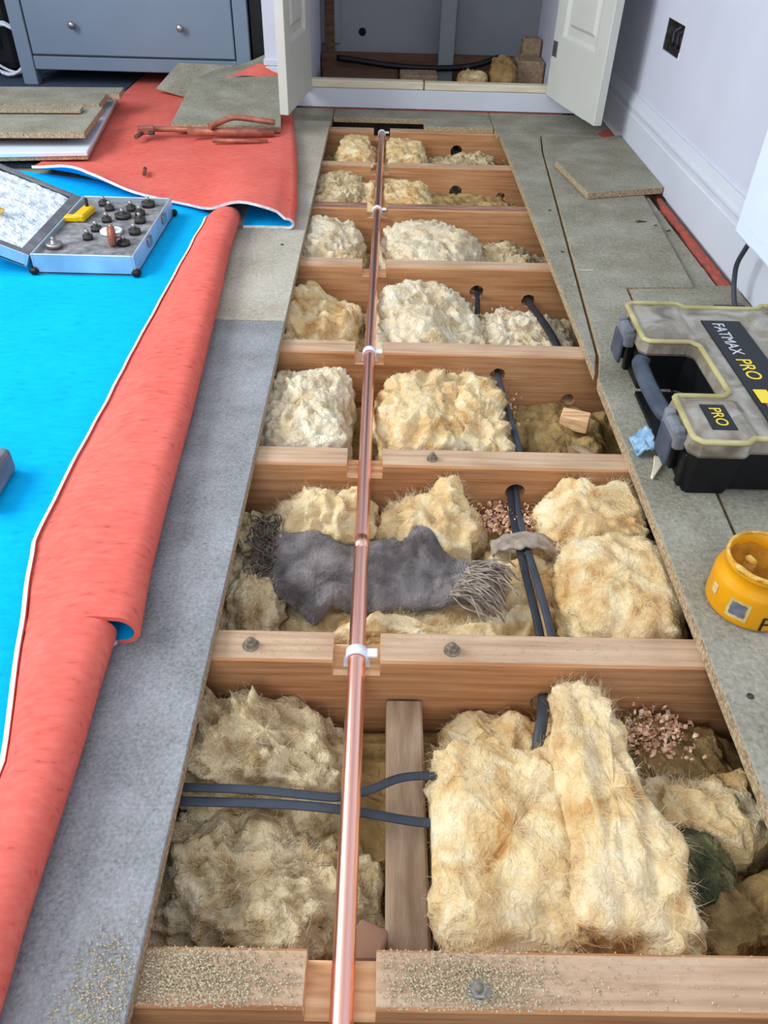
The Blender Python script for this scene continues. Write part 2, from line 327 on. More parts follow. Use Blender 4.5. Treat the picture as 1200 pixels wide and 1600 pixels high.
# ================================================================== JOISTS
JL = ['front joist strewn with sawdust, nearest the camera', 'second joist from the camera, under the near white pipe clip', 'third joist from the camera, behind the grey furry cloth',
      'fourth joist from the camera, with a white clip, behind the tool box handle', 'fifth joist from the camera, clean pale top edge, no clip', 'sixth joist from the camera, dark weathered top with a white clip',
      'seventh joist from the camera, thin pale top near the far end', 'last joist at the far end of the opening, before the black slot']
holes = {1:[(.225,-.075,.018)], 2:[(.235,-.05,.017)], 3:[(.245,-.045,.016),(.40,-.10,.014)], 4:[(.24,-.06,.018),(.372,-.08,.017)], 5:[(.355,-.10,.018),(.25,-.10,.016)], 6:[(.24,-.074,.021),(.391,-.087,.015)], 7:[(.269,-.062,.022)]}
for i, y in enumerate(YJ):
    g = G(); g.box((-.02+ .0, y-JT/2, -JD/2), (1.70, JT, JD), .003)
    j = g.build('floor_joist', ['joist_wood', 'joist_old' if i == 5 else 'joist_top', 'joist_fresh'], label=JL[i], category='joist', group='floor joists')
    px = PX(y); n = G(); n.b2((px-.03-.004*(i==0),y-JT-.01,-.027 if i else -.03),(px+.03,y+.01,.05))
    cs = [n]
    for x, z, r in holes.get(i, []):
        c = G(); c.tube([(x,y-JT-.02,z),(x,y+.02,z)], r, 20); cs.append(c)
    cut(j, cs)
    for p in j.data.polygons:
        p.material_index = (1 if p.center.z > -.01 else 2) if p.normal.z > .8 else (2 if abs(p.normal.x) > .8 and abs(p.center.x) < .1 else 0)
# wood grain cracks: short splits on joists are left to the material
# noggin in the first bay
G().box((.042,.442,-.135),(.046,.322,.13),.003).build('noggin', 'noggin_wood', label='short rough timber between the two nearest joists beside the pipe', category='timber')
# wedge of timber at the front notch
wd = G(); wd.prism([(-.02,.283),(.012,.283),(.022,.31),(-.005,.322),(-.02,.30)], -.075, -.045, 0, .002); wd.build('timber_chip', 'chip_wood', label='broken brown wood chip behind the front joist notch', category='wood chip')

# ================================================================== COPPER PIPE, CLIPS, BOLTS
g = G(); g.tube([(PX(y), y, PZ) for y in np.linspace(-.35, 3.075, 60)], PR, 24)
cp = g.build('copper_pipe', 'copper', label='long bright copper pipe running along the open joists', category='pipe')
G().tube([(PX(.835), .822, PZ), (PX(.835), .848, PZ)], PR+.0005, 24).build('pipe_coupling', 'copper', cp)
CLN = ['white pipe clip on the second joist, nearest the camera', 'white pipe clip on the fourth joist', 'white pipe clip on the dark sixth joist', 'white pipe clip at the far end of the copper pipe']
for i, ji in enumerate((1, 3, 5, 7)):
    y = YJ[ji]-JT/2-.004; x = PX(y); c = root('pipe_clip', (x,y,-.027), label=CLN[i], category='pipe clip', group='white pipe clips')
    g = G(); pr = []
    for k in range(15):
        a = math.radians(-75+ 330*k/14); pr.append((math.cos(a), math.sin(a)))
    vs = []; w = .007
    for rr in (PR+.0006, PR+.0034):
        for yy in (-w, w):
            for ca, sa in pr: vs.append((rr*ca, yy, .014+rr*sa))
    n = 15; fs = []
    for q in range(n-1):
        fs += [(q,q+1,n+q+1,n+q), (2*n+q,3*n+q,3*n+q+1,2*n+q+1), (q,2*n+q,2*n+q+1,q+1), (n+q,n+q+1,3*n+q+1,3*n+q)]
    fs += [(0,n,3*n,2*n),(n-1,3*n-1,4*n-1,2*n-1)]
    g.add(vs, fs, 0, True); g.build('ring', 'white_plastic', c)
    G().box((.0,0,.0008),(.034,.016,.0016),.0006).build('base', 'white_plastic', c)
    G().box((.0195,0,.019),(.014,.013,.005),.0012).build('latch', 'white_plastic', c)
for (x, y, lab, s) in ((-.155,.630,'bolt head standing on the second joist left of the pipe',1),(.1,.628,'bolt head in the second joist right of the pipe',1),(.092,1.035,'bolt head on the third joist above the yellow wool',.9),(.1,.243,'bright hex nut on the front joist among sawdust',1)):
    b = root('hex_bolt', (x,y,0), label=lab, category='bolt', group='bolts in the joists')
    G().lathe([(0,.0),(.0105*s,.0),(.0105*s,.0016),(.0,.0016)],(0,0,0),24,smooth=False).build('washer', 'dull_steel' if y > .3 else 'steel', b)
    G().lathe([(.0078*s,.0016),(.0078*s,.0075),(.0066*s,.0085),(0,.0085)],(0,0,0),6,smooth=False).build('hex_head', 'steel' if y < .3 else 'dull_steel', b)
    G().lathe([(.0038*s,.0085),(.0038*s,.0125),(0,.013)],(0,0,0),12).build('shank_end', 'dull_steel', b)

# ================================================================== CABLES
def cable(pts, r, m, lab, flat=.55, n=8):
    g = G(); g.tube(spline(pts, n), r, 10, flat=flat); return g.build('electric_cable', m, label=lab, category='cable')
cable([(-.30,.452,-.030),(-.21,.449,-.026),(-.128,.447,-.026),(-.05,.445,-.034),(-.03,.447,-.036),(0,.461,-.046),(.04,.480,-.050),(.095,.484,-.055),(.14,.48,-.075)], .0055, 'cable_grey', 'dark cable that rises behind the pipe over the short timber')
cable([(-.30,.437,-.034),(-.16,.434,-.030),(-.077,.434,-.034),(-.012,.432,-.042),(.045,.428,-.052),(.095,.425,-.056),(.15,.42,-.07)], .0058, 'cable_grey', 'straight dark cable crossing under the pipe, nearer the camera')
cable([(.236,1.10,-.055),(.236,1.02,-.052),(.236,.96,-.058),(.238,.88,-.056),(.242,.80,-.05),(.246,.70,-.048),(.245,.64,-.062),(.235,.60,-.07)], .0062, 'cable_grey', 'blue-grey cable of the pair right of the furry cloth', .6)
cable([(.228,1.10,-.052),(.228,1.02,-.050),(.226,.96,-.058),(.226,.88,-.056),(.228,.80,-.052),(.231,.70,-.052),(.228,.64,-.066),(.223,.60,-.073)], .0062, 'cable_dark', 'blacker cable of the pair right of the furry cloth', .6)
cable([(.246,1.46,-.045),(.246,1.38,-.045),(.249,1.30,-.046),(.254,1.20,-.045),(.256,1.10,-.046),(.245,1.03,-.052)], .006, 'cable_grey', 'grey cable coming through the fourth joist beside yellow wool', .7)
cable([(.222,.60,-.055),(.212,.56,-.05),(.205,.535,-.055),(.2,.50,-.08)], .0075, 'cable_grey', 'short bend of blue-grey cable behind the big yellow wool', .7)
cable([(.245,1.90,-.06),(.24,1.80,-.062),(.24,1.74,-.09),(.25,1.66,-.11)], .006, 'cable_dark', 'dark cable entering the round hole of the fifth joist')
cable([(.372,1.90,-.08),(.372,1.80,-.075),(.378,1.70,-.06),(.392,1.56,-.052),(.40,1.46,-.065)], .009, 'cable_dark', 'thick brown-black cable at the right of the fourth bay', .8)
cable([(.355,2.29,-.10),(.355,2.21,-.09),(.356,2.10,-.08),(.36,1.95,-.085)], .006, 'cable_dark', 'dark cable in the fifth bay by the right board')
cable([(.24,2.70,-.072),(.24,2.60,-.075),(.236,2.48,-.10),(.23,2.36,-.12)], .008, 'cable_dark', 'dark cable out of the round hole in the seventh joist')
cable([(.27,3.12,-.062),(.27,3.0,-.068),(.265,2.9,-.09),(.262,2.8,-.12)], .009, 'cable_dark', 'dark cable out of the round hole in the last joist')
for x, m in ((.392,'cream_wood'),(.42,'cream_wood')):
    pass

# ================================================================== INSULATION
BAYS = [(YJ[i]+.002, YJ[i+1]-JT-.002) for i in range(7)]
def fuzz(V, Nn, cnt, L, w, mname, parent, name='loose_fibres'):
    idx = np.random.randint(0, len(V), cnt); p = V[idx]; n = Nn[idx]
    fld = np.array([noise.noise_vector(Vector(q)*9+Vector((11,3,7)))[:] for q in p])
    t = np.random.normal(size=(cnt,3))*.55+fld*1.6; t -= n*(t*n).sum(1, keepdims=True); t /= np.linalg.norm(t, axis=1, keepdims=True)+1e-9
    ln = (np.random.uniform(.4, 1, cnt)*L)[:,None]; s = np.cross(n, t)*w
    bend = np.random.normal(size=(cnt,1))*.25
    p0 = p-n*.001; p1 = p+t*ln*.5+n*ln*np.random.uniform(.05,.35,(cnt,1)); p2 = p+t*ln+np.cross(n,t)*bend*ln+n*ln*np.random.uniform(-.1,.5,(cnt,1))
    vs = np.stack([p0-s,p0+s,p1-s*.8,p1+s*.8,p2], 1).reshape(-1,3)
    b = np.arange(cnt)[:,None]*5
    fs = np.concatenate([b+np.array([[0,1,3]]), b+np.array([[0,3,2]]), b+np.array([[2,3,4]])])
    me = bpy.data.meshes.new(name); me.from_pydata(vs.tolist(), [], fs.tolist()); me.materials.append(MATS[mname])
    o = bpy.data.objects.new(name, me); COL.objects.link(o); o.parent = parent; o['kind'] = 'stuff'
WN = [0]
def wool(bay, x0, x1, y0, y1, zt, m, label, depth=.14, e=.66, amp=.02, fold=(6,6), taper=None, seed=None, zmax=None, fz=1100, nu=110, nv=64, fine=.005, ridg=.013, lean=None):
    if m in ('wool_pale','wool_white'): fine *= 1.9
    WN[0] += 1; sd = Vector((WN[0]*7.3, WN[0]*3.1, WN[0]*1.7))
    cx, cy, cz = (x0+x1)/2, (y0+y1)/2, zt-depth/2; a, b, c = (x1-x0)/2, (y1-y0)/2, depth/2
    by0, by1 = BAYS[bay] if bay is not None else (-9, 9)
    sp = lambda v, q: math.copysign(abs(v)**q, v)
    V = []
    for i in range(nv+1):
        ph = -math.pi/2+math.pi*i/nv
        for j in range(nu):
            th = 2*math.pi*j/nu
            p = Vector((sp(math.cos(ph), e)*sp(math.cos(th), e), sp(math.cos(ph), e)*sp(math.sin(th), e), sp(math.sin(ph), e)))
            q = Vector((p.x*a, p.y*b, p.z*c))
            if taper: q = taper(q, p)
            w = q+Vector((cx,cy,cz)); nrm = Vector((p.x/a, p.y/b, p.z/c)).normalized()
            d = amp*(noise.noise(w*13+sd)*1.2+noise.noise(w*28+sd)*.5)
            s2 = Vector((w.x*fold[0]*5, w.y*fold[1]*5, w.z*20))
            d += ridg*(.55-abs(noise.noise(s2+sd*2+Vector((noise.noise(w*9+sd)*1.2,)*3)))*2)
            d += fine*(noise.fractal(w*60+sd, .8, 2.1, 4) - .8*abs(noise.noise(Vector((w.x*90,w.y*45,w.z*60))+sd)))
            w = w+nrm*d
            w.z = max(w.z, -.238)
            if zmax is not None: w.z = min(w.z, zmax+.002*noise.noise(w*40))
            if bay: w.z = min(w.z, .004)
            w.y = min(max(w.y, by0), by1)
            if bay is not None and w.z > -.006 and (w.x < XL+.004 or w.x > XR-.004): w.z = -.006
            # leave room for the pipe
            px = PX(w.y); dx = w.x-px; dz = w.z-PZ
            if w.z > PZ-PR-.003 and abs(dx) < PR+.006: w.z = PZ-PR-.004
            V.append(w)
    F = [(i*nu+j, i*nu+(j+1)%nu, (i+1)*nu+(j+1)%nu, (i+1)*nu+j) for i in range(nv) for j in range(nu)]
    me = bpy.data.meshes.new('insulation_wool'); me.from_pydata(V, [], F); me.materials.append(MATS[m]); me.polygons.foreach_set('use_smooth', [True]*len(F)); me.update()
    o = bpy.data.objects.new('insulation_wool', me); COL.objects.link(o); o['label'] = label; o['category'] = 'insulation'; o['group'] = 'mineral wool insulation pieces'
    if fz:
        Va = np.array([v[:] for v in V]); Na = np.zeros((len(V),3)); me.vertices.foreach_get('normal', nn := np.zeros(len(V)*3)); Na = nn.reshape(-1,3)
        k = (Na[:,2] > -.1) & (Va[:,1] > by0+.004) & (Va[:,1] < by1-.004) & (Va[:,0] > XL+.004) & (Va[:,0] < XR-.004) & (Va[:,2] > zt-depth*.8) & (np.abs(Va[:,0]+.018) > .03)
        if k.sum() > 50: fuzz(Va[k], Na[k], int(fz*(.7 if m in ('wool_pale','wool_white') else 1.2)), .03 if bay in (0,1) else .02, .00014 if bay in (0,1) else .0002, 'wool_fibre' if m in ('wool_yellow','wool_white','wool_pale') else m, o)
    return o
def flap(q, p):
    t = (q.y/.16+1)/2                     # 0 front .. 1 back: narrow, higher towards the back
    s = lerp(1.0, .42, max(0, t)**1.6); q.x = q.x*s - .03*max(0,t)**1.5
    q.z += .012*t - .008*(1-t) if p.z > 0 else 0
    return q
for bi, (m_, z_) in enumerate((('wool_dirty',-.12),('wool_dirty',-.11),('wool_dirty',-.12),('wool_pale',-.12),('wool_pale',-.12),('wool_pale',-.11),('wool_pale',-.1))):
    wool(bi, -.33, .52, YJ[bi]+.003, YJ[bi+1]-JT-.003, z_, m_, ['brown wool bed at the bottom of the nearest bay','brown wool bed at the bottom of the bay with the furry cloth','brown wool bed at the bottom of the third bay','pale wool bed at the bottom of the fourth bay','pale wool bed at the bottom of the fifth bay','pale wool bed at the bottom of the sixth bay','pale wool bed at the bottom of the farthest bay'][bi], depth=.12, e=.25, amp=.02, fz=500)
# bay 0
wool(0, -.25, .0, .435, .606, -.035, 'wool_pale', 'pale wool left of the pipe, behind the two dark cables', amp=.03, taper=lambda q,p: Vector((q.x, q.y, q.z-.05*max(0,(q.x+.02)/.12) + (.032*max(0,min(1,-q.x/.1)) if p.z > 0 else 0))))
wool(0, -.25, .02, .278, .45, -.048, 'wool_pale', 'pale wool left of the pipe, between front joist and cables', amp=.022, taper=lambda q,p: Vector((q.x, q.y, q.z-.03*max(0,(q.x)/.12))))
wool(0, .07, .235, .285, .525, -.028, 'wool_yellow', 'wide yellow wool batt right of the short timber', amp=.014, fold=(5,9), e=.4, fz=2200, ridg=.009)
wool(0, .205, .345, .282, .602, .004, 'wool_yellow', 'tall folded yellow wool flap leaning on the second joist', depth=.2, amp=.013, fold=(10,2.5), taper=flap, e=.5, fz=2200, ridg=.011)
wool(0, .31, .47, .40, .52, -.055, 'wool_yellow', 'tan wool lump under the right board beside the tall flap', amp=.018, ridg=.014)
wool(0, .315, .395, .345, .425, -.05, 'wool_green', 'dark greenish grey wool lump right of the tall flap', amp=.012)
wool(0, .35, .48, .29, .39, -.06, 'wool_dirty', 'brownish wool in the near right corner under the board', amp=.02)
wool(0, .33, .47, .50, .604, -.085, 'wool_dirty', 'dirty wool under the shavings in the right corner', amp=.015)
wool(0, .09, .22, .50, .603, -.075, 'wool_yellow', 'dull yellow wool tucked behind the wide batt', amp=.012, fz=600)
# bay 1
wool(1, -.25, -.135, .66, 1.0, -.05, 'wool_pale', 'pale grainy wool along the left board by the furry cloth', amp=.014, ridg=.008)
wool(1, -.16, .0, .90, 1.01, -.03, 'wool_yellow', 'yellow wool tufts left of the pipe behind the furry cloth', amp=.02, ridg=.02)
wool(1, -.005, .165, .875, 1.008, -.035, 'wool_yellow', 'yellow wool mound behind the furry cloth right of the pipe', amp=.02, ridg=.018, fz=1600, taper=lambda q,p: Vector((q.x, q.y, q.z+(.045*math.exp(-((q.x-.04)/.022)**2)*max(0,q.y/.066) if p.z > 0 else 0))))
wool(1, -.15, .20, .70, .90, -.078, 'wool_yellow', 'yellow wool bed under the furry cloth', amp=.008, ridg=.006)
wool(1, -.075, .205, .662, .728, -.038, 'wool_yellow', 'rolled yellow wool in front of the furry cloth', amp=.012, fold=(2.5,8), ridg=.012)
wool(1, .275, .45, .66, .90, .002, 'wool_yellow', 'thick creamy wool batt at right, nearer half', amp=.013, fold=(4,4), fz=2000, ridg=.01, depth=.17)
wool(1, .272, .44, .86, 1.01, .004, 'wool_yellow', 'creamy wool tuft at right against the third joist', amp=.02, fold=(6,4), fz=1500, ridg=.018)
wool(1, .16, .29, .70, .93, -.075, 'wool_yellow', 'low yellow wool under the pair of cables', amp=.012)
# bay 2
wool(2, -.24, -.048, 1.07, 1.388, -.008, 'wool_white', 'off-white wool block left of the pipe in the third bay', amp=.014, ridg=.007)
wool(2, .0, .17, 1.07, 1.39, .0, 'wool_yellow', 'cream wool piece right of the pipe in the third bay', amp=.016, fold=(9,3))
wool(2, .14, .243, 1.09, 1.385, -.014, 'wool_yellow', 'yellow wool piece touching the grey cable in the third bay', amp=.018, fold=(5,5), ridg=.018)
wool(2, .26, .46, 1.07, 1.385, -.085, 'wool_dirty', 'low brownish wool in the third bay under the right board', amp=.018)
# bay 3
wool(3, -.24, -.048, 1.45, 1.82, -.035, 'wool_yellow', 'hollowed cream wool left of the pipe in the fourth bay', amp=.022, ridg=.02, taper=lambda q,p: Vector((q.x, q.y, q.z-(.03*q.x/.09 if p.z > 0 else 0))))
wool(3, -.005, .25, 1.45, 1.815, .0, 'wool_white', 'big white fluffy wool in the fourth bay right of the pipe', amp=.022, fz=1500, taper=lambda q,p: Vector((q.x, q.y, q.z-(.055*max(0,(q.x+.03)/.15) if p.z > 0 else 0))))
wool(3, .17, .46, 1.455, 1.80, -.07, 'wool_white', 'low whitish wool in the fourth bay towards the right board', amp=.014)
# bay 4
wool(4, -.235, -.045, 1.88, 2.228, .002, 'wool_white', 'greyish white wool left of the pipe in the fifth bay', amp=.02, taper=lambda q,p: Vector((q.x, q.y, q.z-.025*max(0,q.x/.09))))
wool(4, .0, .27, 1.88, 2.225, .004, 'wool_white', 'rounded white and yellow wool mound in the fifth bay', amp=.018, taper=lambda q,p: Vector((q.x, q.y, q.z-.03*max(0,q.x/.12))))
wool(4, .22, .45, 1.88, 2.22, -.07, 'wool_pale', 'low wool in the fifth bay under the right board', amp=.012)
# bay 5
wool(5, -.235, -.05, 2.288, 2.622, .0, 'wool_pale', 'pale wool left of the pipe in the sixth bay', amp=.012, fz=500)
wool(5, -.11, .16, 2.29, 2.60, -.012, 'wool_yellow', 'yellowish wool crossing under the pipe in the sixth bay', amp=.012, fz=500)
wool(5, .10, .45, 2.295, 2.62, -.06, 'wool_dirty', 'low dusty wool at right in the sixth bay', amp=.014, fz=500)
# bay 6
wool(6, -.17, -.025, 2.685, 3.038, .0, 'wool_yellow', 'yellow wool left of the pipe in the farthest bay', amp=.014, fz=500)
wool(6, -.005, .15, 2.685, 3.038, .002, 'wool_yellow', 'yellow wool right of the pipe in the farthest bay', amp=.014, fz=500)
wool(6, .13, .42, 2.69, 3.03, -.05, 'wool_pale', 'low pale wool at right in the farthest bay', amp=.014, fz=500)
# wool inside the closet
wool(None, .30, .42, 3.52, 3.66, .105, 'wool_yellow', 'small yellow wool scrap in the cupboard beside the batten', amp=.012, fz=300, nu=60, nv=36)
wool(None, .43, .535, 3.50, 3.64, .155, 'wool_dirty', 'brown rounded wool lump in the cupboard', amp=.012, fz=300, nu=60, nv=36)

# shavings ---------------------------------------------------------
def curls(cnt, cx, cy, cz, sx, sy, sz, label, m='shaving', size=.006):
    g = G()
    for _ in range(cnt):
        r = random.uniform(.5,1)*size*.5; c = Vector((cx+random.gauss(0,sx), cy+random.gauss(0,sy), cz+abs(random.gauss(0,sz))))
        M = Matrix.Rotation(random.uniform(0,6.3),3,'X') @ Matrix.Rotation(random.uniform(0,6.3),3,'Z'); w = random.uniform(.0012,.003); a0 = random.uniform(0,6); sw = random.uniform(2,5)
        vs = []
        for k in range(6):
            a = a0+sw*k/5; rr = r*(1+.12*k)
            for s in (-w, w): vs.append(c+M @ Vector((rr*math.cos(a), rr*math.sin(a), s+k*.0006)))
        g.add(vs, [(2*k,2*k+1,2*k+3,2*k+2) for k in range(5)])
    return g.build('wood_shavings', m, kind='stuff', label=label, category='wood shavings')
curls(420, .215, .965, -.072, .03, .022, .006, 'pinkish wood shavings under the hole in the third joist')
curls(320, .36, .562, -.08, .022, .018, .008, 'pinkish wood shavings in the right corner by the second joist')
curls(160, .30, 2.95, -.08, .05, .04, .006, 'wood shavings in the farthest bay')
curls(160, .20, 2.50, -.095, .06, .04, .006, 'wood shavings in the sixth bay')
curls(90, .30, 1.66, -.075, .02, .05, .004, 'wood shavings in the fourth bay')
curls(60, .262, 1.33, -.075, .012, .03, .004, 'wood shavings in the third bay beside the cable')

# sawdust ----------------------------------------------------------
def dust(spots, label, m='sawdust', size=.0010):
    g = G()
    for cnt, cx, cy, cz, sx, sy, x0, x1, y0, y1 in spots:
        for _ in range(cnt):
            x, y = random.gauss(cx, sx), random.gauss(cy, sy)
            if not (x0 < x < x1 and y0 < y < y1): continue
            s = size*random.uniform(.4,1.5); z = cz+random.random()*.0025
            a = random.uniform(0,6.3); vs = [(x+s*math.cos(a+k*2.094)*(1.6 if k==0 else 1), y+s*math.sin(a+k*2.094), z+random.uniform(-.4,.6)*s) for k in range(3)]+[(x,y,z+s*.9)]
            g.add(vs, [(0,1,3),(1,2,3),(2,0,3)])
    return g.build('sawdust', m, kind='stuff', label=label, category='sawdust')
dust([(5200,-.165,.250,.0002,.055,.016,-.199,-.055,.2275,.2765),(3000,.09,.250,.0002,.045,.016,.012,.25,.2275,.2765),(500,.2,.25,.0002,.1,.02,.012,.4,.2275,.2765)], 'pale sawdust scattered on the front joist')
dust([(1600,-.225,.225,ZF,.02,.03,-.30,-.202,.10,.35)], 'pale sawdust at the near corner of the left board', size=.0009)
dust([(260,-.1,.632,.0002,.08,.014,-.2,-.055,.609,.655),(300,.2,.632,.0002,.12,.014,.012,.41,.609,.655)], 'thin sawdust on the second joist', size=.0008)
dust([(500,.46,.7,.0222,.05,.35,.418,.522,.0,1.3),(500,.60,2.0,.0222,.08,.2,.5,.72,1.5,2.4)], 'pale chips dusting the right boards', size=.0009)

# ================================================================== FURRY CLOTH
TOP = [(-.176,.885),(-.15,.915),(-.088,.911),(-.042,.900),(.013,.910),(.064,.918),(.103,.875),(.152,.830)]
BOT = [(-.180,.815),(-.130,.765),(-.084,.722),(-.059,.749),(.014,.745),(.090,.762),(.118,.766),(.142,.772)]
nu, nv = 90, 46; V = []; F = []
for i in range(nu+1):
    u = i/nu*7; k = min(int(u), 6); t = u-k
    tp = Vector(TOP[k]).lerp(Vector(TOP[k+1]), t*t*(3-2*t)); bt = Vector(BOT[k]).lerp(Vector(BOT[k+1]), t*t*(3-2*t))
    for j in range(nv+1):
        v = j/nv; p = bt.lerp(tp, v)
        z = -.047 + .02*noise.noise(Vector((p.x*19, p.y*15, 3))) + .004*noise.noise(Vector((p.x*50, p.y*50, 5)))
        z += .012*math.exp(-((p.x-.07)/.03)**2)*v - .014*math.exp(-((p.x+.03)/.02)**2)*(v)
        ed = min(v, 1-v); z -= .016*max(0, 1-ed/.1)**2
        z = min(z, PZ-PR-.005) if abs(p.x-PX(p.y)) < .025 else z
        V.append((p.x, p.y+.004*noise.noise(Vector((p.x*40,p.y*40,9))), z))
for i in range(nu):
    for j in range(nv): a = i*(nv+1)+j; F.append((a, a+nv+1, a+nv+2, a+1))
cr = root('furry_cloth', (0,.82,-.07), label='grey furry cloth with fringed ends lying under the copper pipe', category='cloth')
g = G(); g.add(V, F, 0, True); put(g, (0,.82,-.07)); co = g.build('cloth_sheet', 'fur', cr)
sm = co.modifiers.new('s', 'SOLIDIFY'); sm.thickness = .006; sm.offset = -1
Va = np.array(V)-np.array((0,.82,-.07)); fuzz(Va, np.tile(np.array([[0,0,1.]]), (len(Va),1)), 14000, .007, .0002, 'fur', co, 'fur_pile')
g = G()
for _ in range(150):
    t = random.random(); s = Vector((lerp(.118,.155,t)+random.uniform(-.012,.006), lerp(.762,.836,t), -.042+random.uniform(-.004,.006)))
    d = Vector((random.uniform(.025,.065), random.uniform(-.045,.005), 0)); c = Vector((random.uniform(-.01,.01), random.uniform(-.012,.012), random.uniform(0,.012)))
    e = s+d; e.z = -.055+random.uniform(-.012,.012)
    g.tube(spline([s, s+d*.4+c, s+d*.75+c*.3, e], 3), [.0013]*9+[.0008], 5)
put(g, (0,.82,-.07)); g.build('fringe', 'fringe', cr, kind='stuff')
g = G()
for _ in range(120):
    t = random.random(); s = Vector((lerp(-.18,-.15,random.random()), lerp(.81,.92,t), -.044+random.uniform(-.004,.006)))
    d = Vector((random.uniform(-.03,.006), random.uniform(-.02,.028), 0)); c = Vector((random.uniform(-.01,.01), random.uniform(-.01,.01), random.uniform(0,.016)))
    e = s+d; e.z = -.046+random.uniform(-.012,.012); e.x = max(e.x, XL+.006)
    g.tube(spline([s, s+d*.4+c, s+d*.75+c*.3, e], 3), [.0012]*9+[.0008], 5)
put(g, (0,.82,-.07)); g.build('fringe', 'fringe_dark', cr, kind='stuff')
# dusty torn strip over the cables
g = G(); pts = []
n1, n2 = 30, 8
vs = []
for i in range(n1+1):
    for j in range(n2+1):
        x = lerp(.182,.292,i/n1); y = lerp(.872,.905,j/n2)+.008*noise.noise(Vector((x*60,j*.1,1)))
        vs.append((x, y, -.042-.02*abs(2*i/n1-1)**2+.005*noise.noise(Vector((x*80,y*80,2)))))
g.add(vs, [(i*(n2+1)+j,(i+1)*(n2+1)+j,(i+1)*(n2+1)+j+1,i*(n2+1)+j+1) for i in range(n1) for j in range(n2)], 0, True)
o = g.build('torn_felt_strip', 'fringe', label='dusty grey torn strip lying across the pair of cables', category='scrap'); m_ = o.modifiers.new('s','SOLIDIFY'); m_.thickness = .005; m_.offset = -1
# wood blocks in the third bay
G().box((.385,1.262,-.066),(.055,.035,.03),.002,rz=-.35).build('timber_offcut', 'joist_fresh', label='small pinkish wood block in the third bay at right', category='wood block')
G().tube([(.37,1.18,-.07),(.44,1.09,-.06)], .009, 8, flat=.5).build('timber_sliver', 'noggin_wood', label='grey wood sliver at the right end of the third bay', category='wood sliver')
G().b2((.385,1.90,-.15),(.40,1.915,-.045),.001).build('timber_peg', 'cream_wood', label='thin pale upright stick in the fifth bay', category='stick')

# ================================================================== UNDERLAY SHEETS
def sheet(rows, th, g, mi=(0,1,2), endmi=None):
    """rows: list of lists of (x,y,z) centre-line points; left side of travel = mi[0], right = mi[1], rim = mi[2]"""
    nr = len(rows); nc = len(rows[0]); Lf = []; Rt = []
    P = [[Vector(p) for p in r] for r in rows]
    for i in range(nr):
        for j in range(nc):
            du = P[i][min(j+1,nc-1)]-P[i][max(j-1,0)]; dv = P[min(i+1,nr-1)][j]-P[max(i-1,0)][j]
            n = du.cross(dv)
            n = n.normalized() if n.length > 1e-12 else Vector((0,0,1))
            Lf.append(P[i][j]+n*th/2); Rt.append(P[i][j]-n*th/2)
    o = nr*nc; idx = lambda i, j: i*nc+j
    fl_ = [(idx(i,j),idx(i,j+1),idx(i+1,j+1),idx(i+1,j)) for i in range(nr-1) for j in range(nc-1)]
    g.add(Lf, fl_, mi[0], True); g.add(Rt, [f[::-1] for f in fl_], mi[1], True)
    b = [(0,j) for j in range(nc)]+[(i,nc-1) for i in range(1,nr)]+[(nr-1,j) for j in range(nc-2,-1,-1)]+[(i,0) for i in range(nr-2,0,-1)]
    vs = [Lf[idx(*q)] for q in b]+[Rt[idx(*q)] for q in b]; k = len(b)
    for q in range(k): 
        e = endmi is not None and b[q][0] == b[(q+1)%k][0]
        g.f.append(tuple(len(g.v)+w for w in (q, k+q, k+(q+1)%k, (q+1)%k))); g.m.append(endmi if e else mi[2]); g.sm.append(False)
    g.v += [tuple(v) for v in vs]
FOLD = [(.0,-.298),(.21,-.30),(.28,-.304),(.45,-.307),(.52,-.311),(.6123,-.314),(.6124,-.286),(.72,-.298),(.865,-.307),(1.1,-.318),(1.52,-.345),(1.8,-.366),(2.08,-.375)]
FREE = [(.0,-.352),(.2,-.362),(.435,-.378),(.485,-.39),(.62,-.426),(.77,-.462),(.88,-.466),(1.07,-.465),(1.37,-.464),(1.77,-.459),(2.08,-.455)]
EXTRA = [(-1.35,.36),(-1.1,.33),(-.8,.24),(-.56,.13),(-.5,.05),(-.46,0)]
def secA(y, tt, left):
    th = .007; zb = ZF+th/2+.0006; xf = interp(y, FOLD); xe = interp(y, FREE); r = .021; xc = xf-r-.003
    pts = []
    n = 26 if left else 3; xw = -1.35 if left else xe+.012
    for k in range(n):
        x = lerp(xw, xc, k/n); ex = interp(x, EXTRA)*max(0, (tt-.55)/.45)
        lip = 0
        pts.append((x, y+ex, zb+(0 if left else .0002)+.0015*(noise.noise(Vector((x*5,y*5,1)))+1)*(1 if left else 0)+lip))
    for k in range(13):
        a = -math.pi/2+math.pi*k/12; pts.append((xc+(r+.003)*math.cos(a), y, zb+r+r*math.sin(a)))
    for k in range(1, 13):
        t = k/12; x = lerp(xc, xe, t)
        z = lerp(zb+2*r, zb+.0125, t)+.010*math.sin(math.pi*t)+.003*noise.noise(Vector((x*14,y*9,4)))*math.sin(math.pi*min(1,t*1.2))
        pts.append((x+.003*noise.noise(Vector((3,y*12,4)))*t, y, z))
    e_ = pts[-1]; pts += [(e_[0]-.0025,y,e_[2]+.002),(e_[0]-.0045,y,e_[2]+.006)]
    return pts
g = G()
ys = list(np.linspace(-.02, 2.075, 80)); sheet([secA(y, max(0,(y-.6125)/1.4625), True)[:27] for y in ys], .007, g)
ys = list(np.linspace(-.02, .6122, 26)); sheet([secA(y, 0, False) for y in ys], .007, g, endmi=1)
ys = list(np.linspace(.6125, 2.02, 64)); sheet([secA(y, 0, False) for i, y in enumerate(ys)], .007, g, endmi=1)
